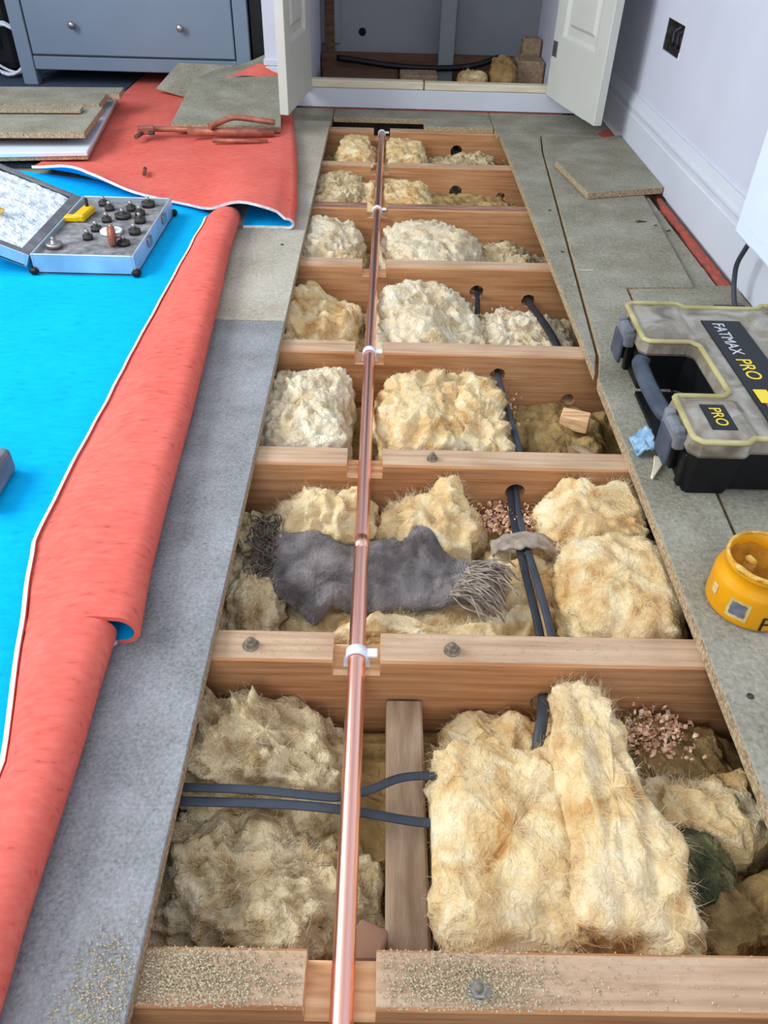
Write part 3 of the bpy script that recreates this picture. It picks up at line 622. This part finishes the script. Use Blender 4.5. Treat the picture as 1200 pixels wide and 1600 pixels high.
g.build('carpet_underlay', ['blue_felt','red_felt','felt_edge'], label='turquoise felt underlay with its right edge folded back to show red', category='underlay')
FOLDB = [(1.97,-.230),(2.16,-.238),(2.63,-.284),(3.11,-.346),(3.28,-.38),(3.8,-.46)]
FRONTB = [(-1.15,2.44),(-1.0,2.34),(-.816,2.215),(-.6,2.145),(-.516,2.10),(-.44,2.035),(-.378,2.005),(-.306,1.99),(-.24,1.985),(-.2,1.98)]
def rowB(t):
    th = .007; zb = ZF+th/2+.0006; pts = []; yb = 3.27
    def Y(x, low=False): 
        f = interp(x, FRONTB) if not low else 2.006+.012*noise.noise(Vector((x*20,0,0)))
        return lerp(f, yb, t)
    ym = lerp(1.985, yb, t); xf = interp(ym, FOLDB); r = .015; xc = xf-r-.004
    for k in range(8):
        x = lerp(-.362, xc, k/8); pts.append((x+ (xf+.23)*(1-k/8), Y(x, True), zb))
    for k in range(13):
        a = -math.pi/2+math.pi*k/12; x = xc+(r+.004)*math.cos(a); q = k/12
        pts.append((x, lerp(Y(x,True), Y(x), q), zb+r+r*math.sin(a)))
    fr = max(0, 1-t/.55)**1.3
    for k in range(1, 41):
        q = k/40; x = lerp(xc, -1.03, q); dx = x-xf
        z = zb+2*r-.018*min(1, max(0, (-dx-.06)/.3))+.036*fr*math.exp(-((dx+.14)/.07)**2)+.012*fr*math.exp(-((dx+.06)/.05)**2)
        z += .048*math.exp(-((x+.86)/.15)**2)*math.exp(-(Y(x)-interp(x,FRONTB))/.05)
        z += max(.006*noise.noise(Vector((x*6,Y(x)*3,2)))*min(1,q*5), -.002)+.002
        pts.append((x, Y(x), z))
    return pts
g = G(); sheet([rowB(t) for t in np.linspace(0,1,48)], .007, g)
g.build('carpet_underlay', ['blue_felt','red_felt','felt_edge'], label='red-side-up felt underlay by the cupboard, curled at the front edge', category='underlay')
# back part of the red sheet and two raised flaps by the dresser
g = G(); rows = []
for t in np.linspace(0,1,16):
    y = lerp(3.273, 3.90, t); rows.append([(lerp(-.475, -1.03, k/20), y, ZF+.0125+.003*noise.noise(Vector((k*.4,y*6,1)))) for k in range(21)])
sheet(rows, .007, g); g.build('carpet_underlay', ['blue_felt','red_felt','felt_edge'], label='red underlay strip in front of and under the grey dresser', category='underlay')

def slab(name, corners, z0, z1, m, lab, cat, edge='chip_edge', bevel=.001, **kw):
    g = G(); g.prism(corners, z0, z1, 0, bevel, side=1); return g.build(name, [m, edge], label=lab, category=cat, **kw)
def quad_sheet(name, A, B, C_, D, z, th, mats, lab, cat, n=16):
    """bilinear thin sheet; z(u,v) gives height"""
    g = G(); rows = []
    for i in range(n+1):
        v = i/n; r = []
        for j in range(n+1):
            u = j/n; p = (Vector(A).lerp(Vector(B), u)).lerp(Vector(D).lerp(Vector(C_), u), v); r.append((p.x, p.y, z(u, v)))
        rows.append(r)
    sheet(rows, th, g); return g.build(name, mats, label=lab, category=cat)
g = G(); c4 = [(-.708,2.775,.0575),(-.345,2.772,.0575),(-.395,3.268,.112),(-.705,3.17,.112)]
g.add([Vector(p)+Vector((0,0,dz)) for dz in (0,.017) for p in c4], [(3,2,1,0),(4,5,6,7)]); g.m[-2:] = [0,0]
g.add([Vector(p)+Vector((0,0,dz)) for dz in (0,.017) for p in c4], [(0,1,5,4),(1,2,6,5),(2,3,7,6),(3,0,4,7)], 1)
g.build('chipboard_offcut', ['chipboard','chip_edge'], label='grey-green chipboard panel tilted on the red underlay', category='board')
quad_sheet('hardboard_sheet', (-.90,3.37),(-.66,3.24),(-.60,3.44),(-.82,3.46), lambda u,v: .05+.075*v-.02*u*(1-v), .005, ['chipboard','red_felt','chip_edge'], 'thin grey sheet leaning on the red underlay below the dresser', 'sheet')
quad_sheet('hardboard_sheet', (-.72,3.22),(-.47,3.292),(-.465,3.45),(-.66,3.45), lambda u,v: .112+.035*u*u+.02*v*u, .005, ['chipboard','red_felt','chip_edge'], 'curled grey sheet rising beside the left door', 'sheet')
quad_sheet('carpet_underlay', (-.60,3.225),(-.39,3.275),(-.40,3.295),(-.50,3.288), lambda u,v: .122+.03*v+.008*math.sin(u*5), .006, ['red_felt','blue_felt','felt_edge'], 'small raised red underlay flap behind the tilted chipboard', 'underlay')
# copper offcuts on the red sheet
zc = .058
def offcut(pts, r, m, lab, n=6):
    g = G(); g.tube(spline(pts, n) if len(pts) > 2 else pts, r, 14); o = g.build('pipe_offcut', m, label=lab, category='pipe'); return o
offcut([(-.79,2.735,zc+.008),(-.345,2.752,zc+.008)], .0085, 'copper_dull', 'longest copper pipe offcut in front of the chipboard panel')
offcut([(-.64,2.705,zc+.011),(-.36,2.715,zc+.011)], .0125, 'copper_dull', 'thick copper pipe offcut with a shiny end')
offcut([(-.565,2.690,zc+.03),(-.55,2.705,zc+.034),(-.50,2.735,zc+.048),(-.45,2.745,zc+.045),(-.36,2.742,zc+.036)], .009, 'copper_dull', 'bent copper pipe lying over the other offcuts')
offcut([(-.55,2.645,zc+.002),(-.375,2.648,zc+.002)], .007, 'copper_dull', 'short thin copper offcut nearest the camera')
pt = root('pipe_cutter', (-.775,2.70,zc), label='small rusty brown pipe tool at the left end of the copper offcuts', category='tool')
G().box((0,0,.014),(.055,.028,.024),.004,rz=.3).build('body', 'copper_dull', pt); G().tube([(-.01,-.012,.008),(-.022,-.05,.004)], .007, 10).build('handle', 'dark_wood', pt); G().lathe([(0,0),(.011,0),(.011,.008),(0,.008)],(.022,-.018,.006),14).build('wheel', 'dark_steel', pt)
G().tube([(-.700,2.365,.052),(-.690,2.315,.052)], .0055, 10).build('dark_screw', 'dark_wood', label='small dark brown dowel on the red underlay', category='dowel')

# ================================================================== WHITE PANEL AND BOARDS AT LEFT
def rq(c, u, v, lu, lv): 
    c, u, v = Vector(c), Vector(u), Vector(v); return [tuple(c), tuple(c+u*lu), tuple(c+u*lu+v*lv), tuple(c+v*lv)]
U, Vv = (-.987,-.16), (-.14,.99)
wp = root('laminate_board', (-1.2,2.8,.046), label='white laminated panel lying on the floor left of the red underlay', category='panel')
c = rq((-.893,2.455), U, Vv, .85, .72)
put(G().prism(c, .057, .069, 0, .0015), (-1.2,2.8,.046)).build('laminate_top', 'white_laminate', wp)
put(G().prism(rq((-.895,2.458), U, Vv, .845, .715), .046, .0568, 0, .001), (-1.2,2.8,.046)).build('core_board', 'chip_edge', wp)
U2, V2 = (-.995,-.09), (-.10,.99)
slab('timber_spacer', rq((-.985,2.56), U2, V2, .5, .04), .0695, .094, 'dark_wood', 'dark batten under the grey boards on the white panel', 'batten', 'dark_wood')
slab('timber_spacer', rq((-1.01,3.0), U2, V2, .5, .04), .0695, .094, 'dark_wood', 'rear batten under the grey boards on the white panel', 'batten', 'dark_wood')
slab('chipboard_strip', rq((-.905,2.50), U2, V2, .75, .31), .0945, .112, 'chipboard', 'wide grey-green board on the white panel, front of the stack', 'board')
slab('chipboard_strip', rq((-.955,2.83), U2, V2, .75, .15), .0945, .115, 'chipboard', 'narrow grey board on the white panel, middle of the stack', 'board')
slab('chipboard_strip', rq((-.93,2.985), U2, V2, .75, .10), .0945, .113, 'chipboard', 'rear narrow grey board on the white panel, nearest the dresser', 'board')
slab('chipboard_strip', rq((-.975,2.70), U2, V2, .5, .05), .1155, .127, 'chipboard', 'small loose board piece on top of the grey boards', 'board')

# ================================================================== DRESSER
dr = root('dresser', (-.995,3.475,.03), label='blue-grey painted dresser with two round knobs', category='dresser')
def dp(name, lo, hi, bev=.003, m='grey_paint', parent=dr):
    return put(G().b2(lo, hi, bev), (-.995,3.475,.03)).build(name, m, parent)
for x0 in (-1.458,-.592): 
    for y0 in (3.475,3.86): dp('leg', (x0,y0,.0305),(x0+.056,y0+.05,.82))
dp('bottom_rail', (-1.402,3.482,.085),(-.592,3.502,.132)); dp('bottom_board', (-1.402,3.50,.125),(-.592,3.9,.14), 0)
dp('side_panel', (-1.45,3.525,.085),(-1.435,3.86,.80)); dp('side_panel', (-.557,3.525,.085),(-.542,3.86,.80)); dp('back_panel', (-1.40,3.895,.085),(-.59,3.905,.80), 0)
dp('top_board', (-1.475,3.46,.821),(-.52,3.93,.845)); dp('middle_rail', (-1.402,3.482,.395),(-.592,3.502,.42)); 
for z0, z1 in ((.139,.390),(.425,.80)):
    d = dp('drawer', (-1.397,3.478,z0),(-.597,3.498,z1))
    for x in (-1.213,-.797):
        k = G(); k.lathe([(0,-.03),(.008,-.030),(.013,-.026),(.0135,-.021),(.010,-.016),(.006,-.012),(.006,0)], (x+.995,.003,z0+.105-.03), 20, axis=Matrix.Rotation(-math.pi/2,3,'X')); k.build('knob', 'steel', d)
# coil of white cable left of the dresser
g = G(); pts = []
for k in range(70):
    a = k*.27; rr = .085+.006*math.sin(k*.5); pts.append((-1.545+rr*math.cos(a), 3.58+.018*math.sin(a*2.3)+.02*k/70, .135+rr*math.sin(a)))
g.tube(pts, .006, 8); g.build('white_cable_coil', 'white_plastic', label='coil of white cable standing beside the dresser leg', category='cable')

# ================================================================== ALUMINIUM TOOL CASE
cx0, cx1, cy0, cy1, zb0, zb1 = -.783, -.553, 1.668, 2.055, .0285, .074
cs = root('hole_saw_case', (-.668,1.86,.0285), label='open aluminium hole saw case lying on the turquoise underlay', category='tool case')
CO = (-.668,1.86,.0285)
g = G(); g.b2((cx0,cy0,zb0),(cx1,cy1,zb0+.004)); t = .005
g.b2((cx0,cy0,zb0),(cx0+t,cy1,zb1),.001); g.b2((cx1-t,cy0,zb0),(cx1,cy1,zb1),.001); g.b2((cx0+t,cy0,zb0),(cx1-t,cy0+t,zb1),.001); g.b2((cx0+t,cy1-t,zb0),(cx1-t,cy1,zb1),.001)
put(g, CO).build('tray', 'alu', cs)
g = G(); g.b2((cx0+t,cy0+t,zb0+.004),(cx1-t,cy1-t,zb0+.034)); put(g, CO).build('foam_insert', 'foam_grey', cs)
for x in (cx0,cx1):
    for y in (cy0,cy1):
        g = G(); g.box((x,y,zb0+.007),(.02,.02,.016),.005); put(g, CO).build('corner_cap', 'black_plastic', cs)
for y in (1.80,1.95): put(G().box((cx1+.003,y,.058),(.006,.03,.022),.002), CO).build('latch', 'steel', cs)
LM = Matrix.Translation((cx0-.003,0,zb1-.004)) @ Matrix.Rotation(math.radians(22.5), 4, 'Y')      # lid local: -x away from the hinge, +z inside
lw = .232; ld = .03
g = G(); g.b2((-lw,cy0,-ld),(0,cy1,-ld+.004),mx=LM); g.b2((-lw,cy0,-ld),(-lw+t,cy1,0),.001,mx=LM); g.b2((-t,cy0,-ld),(0,cy1,0),.001,mx=LM); g.b2((-lw+t,cy0,-ld),(-t,cy0+t,0),.001,mx=LM); g.b2((-lw+t,cy1-t,-ld),(-t,cy1,0),.001,mx=LM)
lid = put(g, CO).build('lid', 'alu', cs)
g = G()
for a, b in (((-lw+.001,cy0+.001),(-lw+.022,cy1-.001)),((-.022,cy0+.001),(-.001,cy1-.001)),((-lw+.022,cy0+.001),(-.022,cy0+.02)),((-lw+.022,cy1-.02),(-.022,cy1-.001))): g.b2((a[0],a[1],-.004),(b[0],b[1],.001),.001,mx=LM)
put(g, CO).build('lid_rim', 'rim_grey', lid)
g = G(); n = 24; vs = []
for i in range(n+1):
    for j in range(n+1):
        u = lerp(-lw+.021,-.021,i/n); v = lerp(cy0+.019,cy1-.019,j/n); vs.append(LM @ Vector((u,v,-.007+.0045*noise.noise(Vector((u*60,v*60,0))))))
g.add(vs, [(i*(n+1)+j,(i+1)*(n+1)+j,(i+1)*(n+1)+j+1,i*(n+1)+j+1) for i in range(n) for j in range(n)], 0, True); put(g, CO).build('egg_foam', 'foam_white', lid)
G().prism([tuple(x) for x in [(0,0),(.022,.004),(.02,.03),(.002,.026)]], 0, .002, mx=Matrix.Translation((-CO[0],-CO[1],-CO[2])) @ LM @ Matrix.Translation((-.13,1.80,.0)), mi=0).build('label', 'filler', lid)
zf = zb0+.034
def saw(x, y, r, h, m, lab, grp, lie=None):
    s = root('hole_saw', (x,y,zf), label=lab, category='hole saw', group=grp)
    ax = Matrix.Rotation(lie,3,'Z') @ Matrix.Rotation(math.pi/2,3,'Y') if lie is not None else Matrix.Identity(3); off = (0,0,r) if lie is not None else (0,0,0)
    o = G().lathe([(r-.0025,.004),(r,0),(r,h),(r-.002,h),(.006,h-.001),(.006,h+.006),(0,h+.006)], off, 24, axis=ax).build('cup', m, s)
    G().lathe([(.0045,h+.0061),(.0045,h+.012),(0,h+.013)], off, 8, axis=ax).build('arbor_hex', 'steel', s)
SW = {(-.605,2.02):'dark hole saw in the far right corner of the case',(-.640,1.985):'small dark hole saw just left of the far right corner one',(-.695,1.985):'small dark hole saw by the far end of the yellow holder',(-.61,1.955):'dark hole saw second from the far right corner of the case',
 (-.648,1.935):'widest dark hole saw in the middle of the case',(-.598,1.905):'dark hole saw at the right rim, level with the widest one',(-.680,1.905):'small dark hole saw right of the yellow holder middle',(-.688,1.845):'dark hole saw left of the pale silver disc',
 (-.592,1.83):'dark hole saw right of the pale silver disc',(-.692,1.79):'small dark hole saw nearest the shiny one',(-.60,1.76):'dark hole saw in the near right corner of the case',(-.72,2.02):'dark hole saw in the far left corner of the case'}
for x, y, r, h in ((-.605,2.02,.017,.012),(-.640,1.985,.012,.012),(-.695,1.985,.012,.010),(-.61,1.955,.013,.011),(-.648,1.935,.02,.010),(-.598,1.905,.014,.012),(-.680,1.905,.012,.010),(-.688,1.845,.013,.010),(-.592,1.83,.014,.012),(-.692,1.79,.012,.010),(-.60,1.76,.014,.010),(-.72,2.02,.013,.010)):
    saw(x, y, r, h, 'dark_steel', SW[(x,y)], 'dark hole saws in the case')
saw(-.648,1.83,.026,.008,'white_plastic','large pale silver hole saw disc in the middle of the case','pale hole saw')
saw(-.63,1.755,.022,.014,'copper_dull','brownish hole saw near the front edge of the case','brown hole saw', .2)
saw(-.752,1.735,.018,.012,'steel','shiny hole saw in the near left corner of the case','shiny hole saw')
yb = root('yellow_holder', (-.742,1.93,zf), label='yellow plastic holder at the left of the open case', category='holder')
G().box((0,.0,.010),(.03,.075,.018),.004,rz=-.1).build('body', 'yellow_plastic', yb); G().box((-.022,-.028,.008),(.035,.02,.014),.003).build('clip', 'yellow_plastic', yb); G().lathe([(.004,0),(.004,.02),(0,.021)],(.002,.026,.018),10).build('peg', 'print_black', yb)

# grey tool at the left frame edge
gt = root('grey_power_tool', (-.600,.892,.0285), label='corner of a grey tool with black wheel on the turquoise underlay', category='tool')
G().box((-.01,.012,.022),(.11,.085,.044),.010,seg=3).build('housing', 'grey_plastic', gt); G().lathe([(0,-.006),(.019,-.006),(.021,-.003),(.021,.014),(.017,.018),(0,.018)],(.028,-.036,.022),24,axis=Matrix.Rotation(math.pi/2,3,'X')).build('wheel', 'black_plastic', gt)
G().box((-.06,.01,.052),(.08,.05,.018),.007,seg=3).build('top_cover', 'black_plastic', gt)

# ================================================================== RIGHT SIDE: BOARDS, TOOL BOX, POT, RADIATOR, SOCKET
slab('chipboard_offcut', [(.548,2.60),(.592,2.288),(.828,2.355),(.828,2.92),(.64,2.80)], .0228, .041, 'chipboard', 'loose chipboard offcut lying beside the right skirting', 'board')
for i, (p, q, lab) in enumerate((((.692,2.112),(.722,2.114),'larger dark screw on the right boards'),((.735,2.09),(.742,2.085),'tiny screw stub by the larger dark screw'),((.768,2.078),(.778,2.075),'small dark screw near the red strip'))):
    s = root('wood_screw', (p[0],p[1],.0222 if i < 2 else .0125), label=lab, category='screw'); dx, dy = q[0]-p[0], q[1]-p[1]
    G().tube([(0,0,.004),(dx,dy,.0022)], [.0028,.0009], 8).build('shank', 'dark_steel', s); G().lathe([(0,0),(.005,.0005),(.0015,.004)],(0,0,.004),10,axis=Vector((dx,dy,-.0015)).to_track_quat('Z','Y').to_matrix()).build('head', 'steel', s)
G().box((.775,1.60,.0215),(.07,.008,.006),.001).build('steel_bar', 'dark_steel', label='dark flat bar on the board behind the tool box', category='bar')
G().box((.49,1.78,.0228),(.035,.003,.0012)).build('wood_splinter', 'cream_wood', label='thin white splinter on the long right board', category='splinter')

TB = (.64,1.155,.0225)
tb = root('tool_box', TB, label='black tool box with smoky clear lid and yellow trim', category='tool box')
left_top = [(.470,1.056),(.462,1.046),(.459,.932),(.474,.916),(.544,.916),(.556,.928),(.715,.928),(.728,.916),(.806,.916),(.82,.93),(.82,1.376),(.806,1.390),(.728,1.390),(.715,1.376),(.582,1.376),(.570,1.390),(.478,1.390),(.464,1.376),(.462,1.236),(.474,1.224)]
OUT = left_top+[(.545,1.224),(.555,1.214),(.555,1.066),(.545,1.056)]
def inset(poly, d):
    n = len(poly); r = []
    for i in range(n):
        a, b, c_ = Vector(poly[i-1]), Vector(poly[i]), Vector(poly[(i+1)%n]); e1 = (b-a).normalized(); e2 = (c_-b).normalized()
        n1 = Vector((-e1.y,e1.x)); n2 = Vector((-e2.y,e2.x)); m_ = (n1+n2); m_ = m_/max(.5,m_.length_squared)*2; r.append(tuple(b+m_*d))
    return r
def taper_prism(pl0, z0, pl1, z1, cap0=True, cap1=True):
    g = G(); n = len(pl0); g.add([(x,y,z0) for x,y in pl0]+[(x,y,z1) for x,y in pl1], [(i,(i+1)%n,n+(i+1)%n,n+i) for i in range(n)]+([tuple(range(n-1,-1,-1))] if cap0 else [])+([tuple(range(n,2*n))] if cap1 else [])); return g
put(taper_prism(inset(OUT,.016), .0225, inset(OUT,.007), .098), TB).build('body', 'black_plastic', tb)
put(G().b2((.47,1.062,.0228),(.55,1.218,.03)), TB).build('recess_floor', 'black_plastic', tb)
for y0 in (.99,1.30,.945,1.345):
    put(G().b2((.4645,y0-.008,.03),(.475,y0+.008,.09),.002), TB).build('rib', 'black_plastic', tb)
g = taper_prism(inset(OUT,.003), .0985, OUT, .104); lidb = put(g, TB).build('lid', 'smoky_lid', tb)
put(taper_prism(OUT, .104, inset(OUT,.004), .124), TB).build('lid_shell', 'smoky_lid', lidb)
ring = inset(OUT,.006); ring2 = [(x,y,.1245) for x,y in ring]; ring2.append(ring2[0])
g = G(); rp = []
for a, b in zip(ring2[:-1], ring2[1:]): rp += [Vector(a).lerp(Vector(b), q) for q in (.04,.96)]
rp.append(rp[0]); g.tube(rp, .0052, 8, flat=.8, caps=False); put(g, TB).build('trim', 'lid_trim', lidb)
put(G().prism([(.592,.955),(.665,.955),(.665,1.315),(.592,1.315)], .1235, .1262, 0, .001), TB).build('label', 'print_black', lidb)
for lo, hi in (((.480,1.245),(.565,1.37)),((.478,.935),(.565,1.04)),((.685,.95),(.80,1.36))):
    g = G(); a, b = lo, hi; i = .010
    vs = [(a[0],a[1],.1242),(b[0],a[1],.1242),(b[0],b[1],.1242),(a[0],b[1],.1242),(a[0]+i,a[1]+i,.1285),(b[0]-i,a[1]+i,.1285),(b[0]-i,b[1]-i,.1285),(a[0]+i,b[1]-i,.1285)]
    g.add(vs, [(0,1,5,4),(1,2,6,5),(2,3,7,6),(3,0,4,7),(4,5,6,7)]); put(g, TB).build('lid_facet', 'smoky_lid', lidb)
def tb_text(body, size, x, y, m, z=.1263):
    vs, fs = text_mesh(body, size); R_ = Matrix.Translation((x,y,z)) @ Matrix.Rotation(-math.pi/2,4,'Z')
    g = G(); g.add([R_ @ v for v in vs], fs); put(g, TB).build('lettering', m, lidb)
tb_text('FATMAX', .030, .618, 1.245, 'print_white'); tb_text('PRO', .036, .618, 1.137, 'print_yellow')
put(G().b2((.497,.950,.1286),(.535,1.018,.1296)), TB).build('small_label', 'print_black', lidb); tb_text('PRO', .026, .516, .984, 'print_yellow', .1297)
put(G().b2((.606,.985,.1263),(.65,1.06,.1268)), TB).build('label_print', 'print_red', lidb); put(G().b2((.60,1.03,.127),(.622,1.07,.1275)), TB).build('label_print', 'print_yellow', lidb)
for y in (1.305,.985):
    g = G(); g.box((.456,y,.104),(.020,.075,.030),.006,seg=2); g.box((.453,y+.026,.116),(.016,.018,.018),.005,seg=2); g.box((.453,y-.026,.116),(.016,.018,.018),.005,seg=2); lt = put(g, TB).build('latch', 'grey_plastic', tb)
    put(G().box((.4465,y,.078),(.007,.055,.05),.003,seg=2), TB).build('latch_flap', 'slate_plastic', lt)
put(G().tube(spline([(.474,1.235,.086),(.466,1.215,.084),(.464,1.14,.082),(.466,1.065,.084),(.474,1.045,.086)],5), .015, 12, flat=.75), TB).build('handle', 'slate_plastic', tb)
# blue rag scrap and wood shim by the latch
g = G(); n = 10; vs = []
for i in range(n+1):
    for j in range(n+1):
        x = lerp(.425,.452,i/n); y = lerp(1.02,1.075,j/n); vs.append((x+.004*noise.noise(Vector((i,j,1))*.4), y, .026+.022*i/n+.010*noise.noise(Vector((i,j,5))*.5)))
g.add(vs, [(i*(n+1)+j,(i+1)*(n+1)+j,(i+1)*(n+1)+j+1,i*(n+1)+j+1) for i in range(n) for j in range(n)], 0, True); o = g.build('blue_rag', 'blue_rag', label='light blue scrap of cloth by the tool box latch', category='rag'); q = o.modifiers.new('s','SOLIDIFY'); q.thickness = .003
G().prism([(.454,1.022),(.462,1.018),(.460,.995),(.437,.962),(.434,.966),(.446,.995)], .0224, .0285, 0, .0008).build('wood_shim', 'cream_wood', label='pale pointed wood shim beside the tool box', category='wood shim')

# yellow pot
PT = (.495,.702,.0226)
pot = root('filler_pot', PT, label='yellow plastic pot of filler with crusted open rim', category='pot')
G().lathe([(0,0),(.050,0),(.054,.003),(.055,.008),(.0555,.048),(.054,.054),(.049,.060),(.0485,.064),(.0485,.072),(.0495,.073),(.0495,.080),(.0475,.081),(.0455,.080),(.045,.062),(.045,.03)], n=56).build('body', 'pot_yellow', pot)
g = G(); vs = []; nr, na = 10, 40
for i in range(nr+1):
    for j in range(na):
        r = .0455*i/nr; a = 2*math.pi*j/na; vs.append((r*math.cos(a), r*math.sin(a), .045+.02*(i/nr)**3+.008*noise.noise(Vector((r*math.cos(a)*60,r*math.sin(a)*60,1)))))
g.add(vs, [(i*na+j,(i+1)*na+j,(i+1)*na+(j+1)%na,i*na+(j+1)%na) for i in range(nr) for j in range(na)], 0, True); g.build('filler_contents', 'filler_dark', pot)
g = G(); pp = []; rr = []
for k in range(49):
    a = 2*math.pi*k/48; pp.append((.0475*math.cos(a), .0475*math.sin(a), .081)); rr.append(.0022+.0022*max(0,noise.noise(Vector((math.cos(a)*3,math.sin(a)*3,2))))+.0012*(math.sin(a)<-.3))
g.tube(pp, rr, 8, caps=False); g.build('rim_crust', 'filler', pot)
G().box((-.012,.012,.058),(.010,.016,.022),.003,rz=.4).build('filler_knife_stub', 'filler', pot)
def wrap(uvs, fs, a0, z0, rad, name, m):
    g = G(); g.add([(rad*math.cos(a0+u/rad)*1, rad*math.sin(a0+u/rad), z0+v) for u, v in uvs], fs); return g.build(name, m, pot)
def patch(w, h, a0, z0, rad, name, m, n=6, jag=0):
    uv = [(lerp(-w/2,w/2,i/n)+jag*random.uniform(-1,1), lerp(-h/2,h/2,j/n)+jag*random.uniform(-1,1)) for i in range(n+1) for j in range(n+1)]
    wrap(uv, [(i*(n+1)+j,(i+1)*(n+1)+j,(i+1)*(n+1)+j+1,i*(n+1)+j+1) for i in range(n) for j in range(n)], a0, z0, rad, name, m)
aL = math.radians(-131)
patch(.028,.030,aL,.028,.0558,'label_border','label_pale',jag=.001); patch(.020,.021,aL,.029,.0562,'label_print','label_grey',jag=.001)
patch(.010,.016,math.radians(-172),.034,.0560,'label_print','label_pale')
vs, fs = text_mesh('P', .034, .0); wrap([(v.x, v.y) for v in vs], fs, math.radians(-92), .016, .0562, 'lettering', 'print_black')

# radiator
RD = (.80,1.2,.162)
rd = root('radiator', RD, label='white panel radiator on the right wall', category='radiator')
g = G(); g.box((.775,1.19,.44),(.018,.97,.56),.006,seg=2); put(g, RD).build('front_panel', 'radiator_paint', rd)
g = G(); g.box((.812,1.19,.44),(.02,.95,.55),.005); g.box((.795,1.19,.718),(.05,.96,.01),.003); put(g, RD).build('rear_panel', 'radiator_paint', rd)
for k in range(14):
    y = .78+.063*k; put(G().box((.7655,y,.44),(.003,.03,.50),.0014), RD).build('pressed_rib', 'radiator_paint', rd)
for y in (.80,1.58): put(G().b2((.822,y,.25),(.8495,y+.03,.60),.002), RD).build('wall_bracket', 'radiator_paint', rd)
put(G().tube(spline([(.79,1.63,.165),(.785,1.635,.14),(.782,1.645,.10),(.787,1.64,.06),(.79,1.62,.03),(.79,1.60,.021)],6), .0055, 10), RD).build('supply_pipe', 'cable_grey', rd)
put(G().box((.79,1.62,.172),(.03,.03,.03),.005), RD).build('valve', 'steel', rd)

# socket back box
SB = (.86,2.65,.376)
sb = root('socket_box', SB, label='empty metal socket back box recessed in the right wall', category='socket box')
g = G(); g.b2((.885,hy0+.002,hz0+.002),(.887,hy1-.002,hz1-.002)); 
for lo, hi in (((.852,hy0+.001,hz0+.001),(.887,hy0+.003,hz1-.001)),((.852,hy1-.003,hz0+.001),(.887,hy1-.001,hz1-.001)),((.852,hy0+.003,hz0+.001),(.887,hy1-.003,hz0+.003)),((.852,hy0+.003,hz1-.003),(.887,hy1-.003,hz1-.001))): g.b2(lo, hi)
put(g, SB).build('back_box', 'dark_steel', sb)
for k, (y, m) in enumerate(((2.60,'cable_grey'),(2.64,'cable_dark'),(2.69,'cable_grey'))):
    put(G().tube(spline([(.884,y,.40),(.868,y+.01,.385),(.862,y-.008,.365),(.872,y+.012,.35)],5), .004, 8), SB).build('wire', m, sb)
G().box((.8495,hy0-.004,.342),(.0012,.01,.02)).build('plaster_chip', 'white_plastic', sb).location = (-SB[0],-SB[1],-SB[2])

# ================================================================== INSIDE THE CUPBOARD
G().b2((-.28,3.80,.02),(.655,3.845,.118),.003).build('timber_bearer', 'dark_wood', label='brown timber bearer along the back inside the cupboard', category='timber')
G().b2((-.26,3.55,.0),(.05,3.72,.078),.003).build('brown_board', 'dark_wood', label='dark brown board on the cupboard floor at left', category='board')
G().b2((.06,3.58,.0),(.215,3.70,.082),.003).build('pale_block', 'noggin_wood', label='greyish timber block on the cupboard floor in the middle', category='timber')
G().tube(spline([(-.21,3.75,.11),(-.10,3.74,.10),(.02,3.735,.088),(.15,3.735,.082),(.30,3.74,.085),(.40,3.745,.10),(.48,3.76,.125)],6), .012, 10).build('black_pipe', 'black_plastic', label='black sagging pipe inside the cupboard', category='pipe')
bl = root('masonry_block', (.60,3.70,.0), label='rough brown masonry block at the right inside the cupboard', category='block')
g = G(); g.b2((.54,3.60,.0),(.655,3.74,.14),.006); put(g,(.60,3.70,0)).build('lower_block', 'noggin_wood', bl)
g = G(); g.b2((.575,3.74,.06),(.655,3.80,.20),.006); put(g,(.60,3.70,0)).build('upper_block', 'noggin_wood', bl)
G().b2((-.28,3.31,-.22),(.655,3.89,.0)).build('floor_closet', 'plasterboard', kind='structure')

# dark bag beside the dresser
bg = root('black_bag', (-1.72,3.72,.03), label='black bag standing left of the dresser', category='bag')
G().box((0,0,.28),(.42,.20,.56),.05,seg=4).build('body', 'black_plastic', bg); G().tube(spline([(-.1,-.0,.55),(-.08,0,.66),(.08,0,.66),(.1,0,.55)],6), .012, 10).build('handle', 'black_plastic', bg)
G().box((.0,-.101,.25),(.30,.012,.30),.005).build('front_pocket', 'black_plastic', bg)
G().b2((-.53,3.49,.03),(-.465,3.55,.80),.003).build('gap_shade_block', 'black_plastic', label='narrow black block added as the shade in the gap right of the dresser', category='shade block')  # added black block imitates the deep shade between dresser and wall
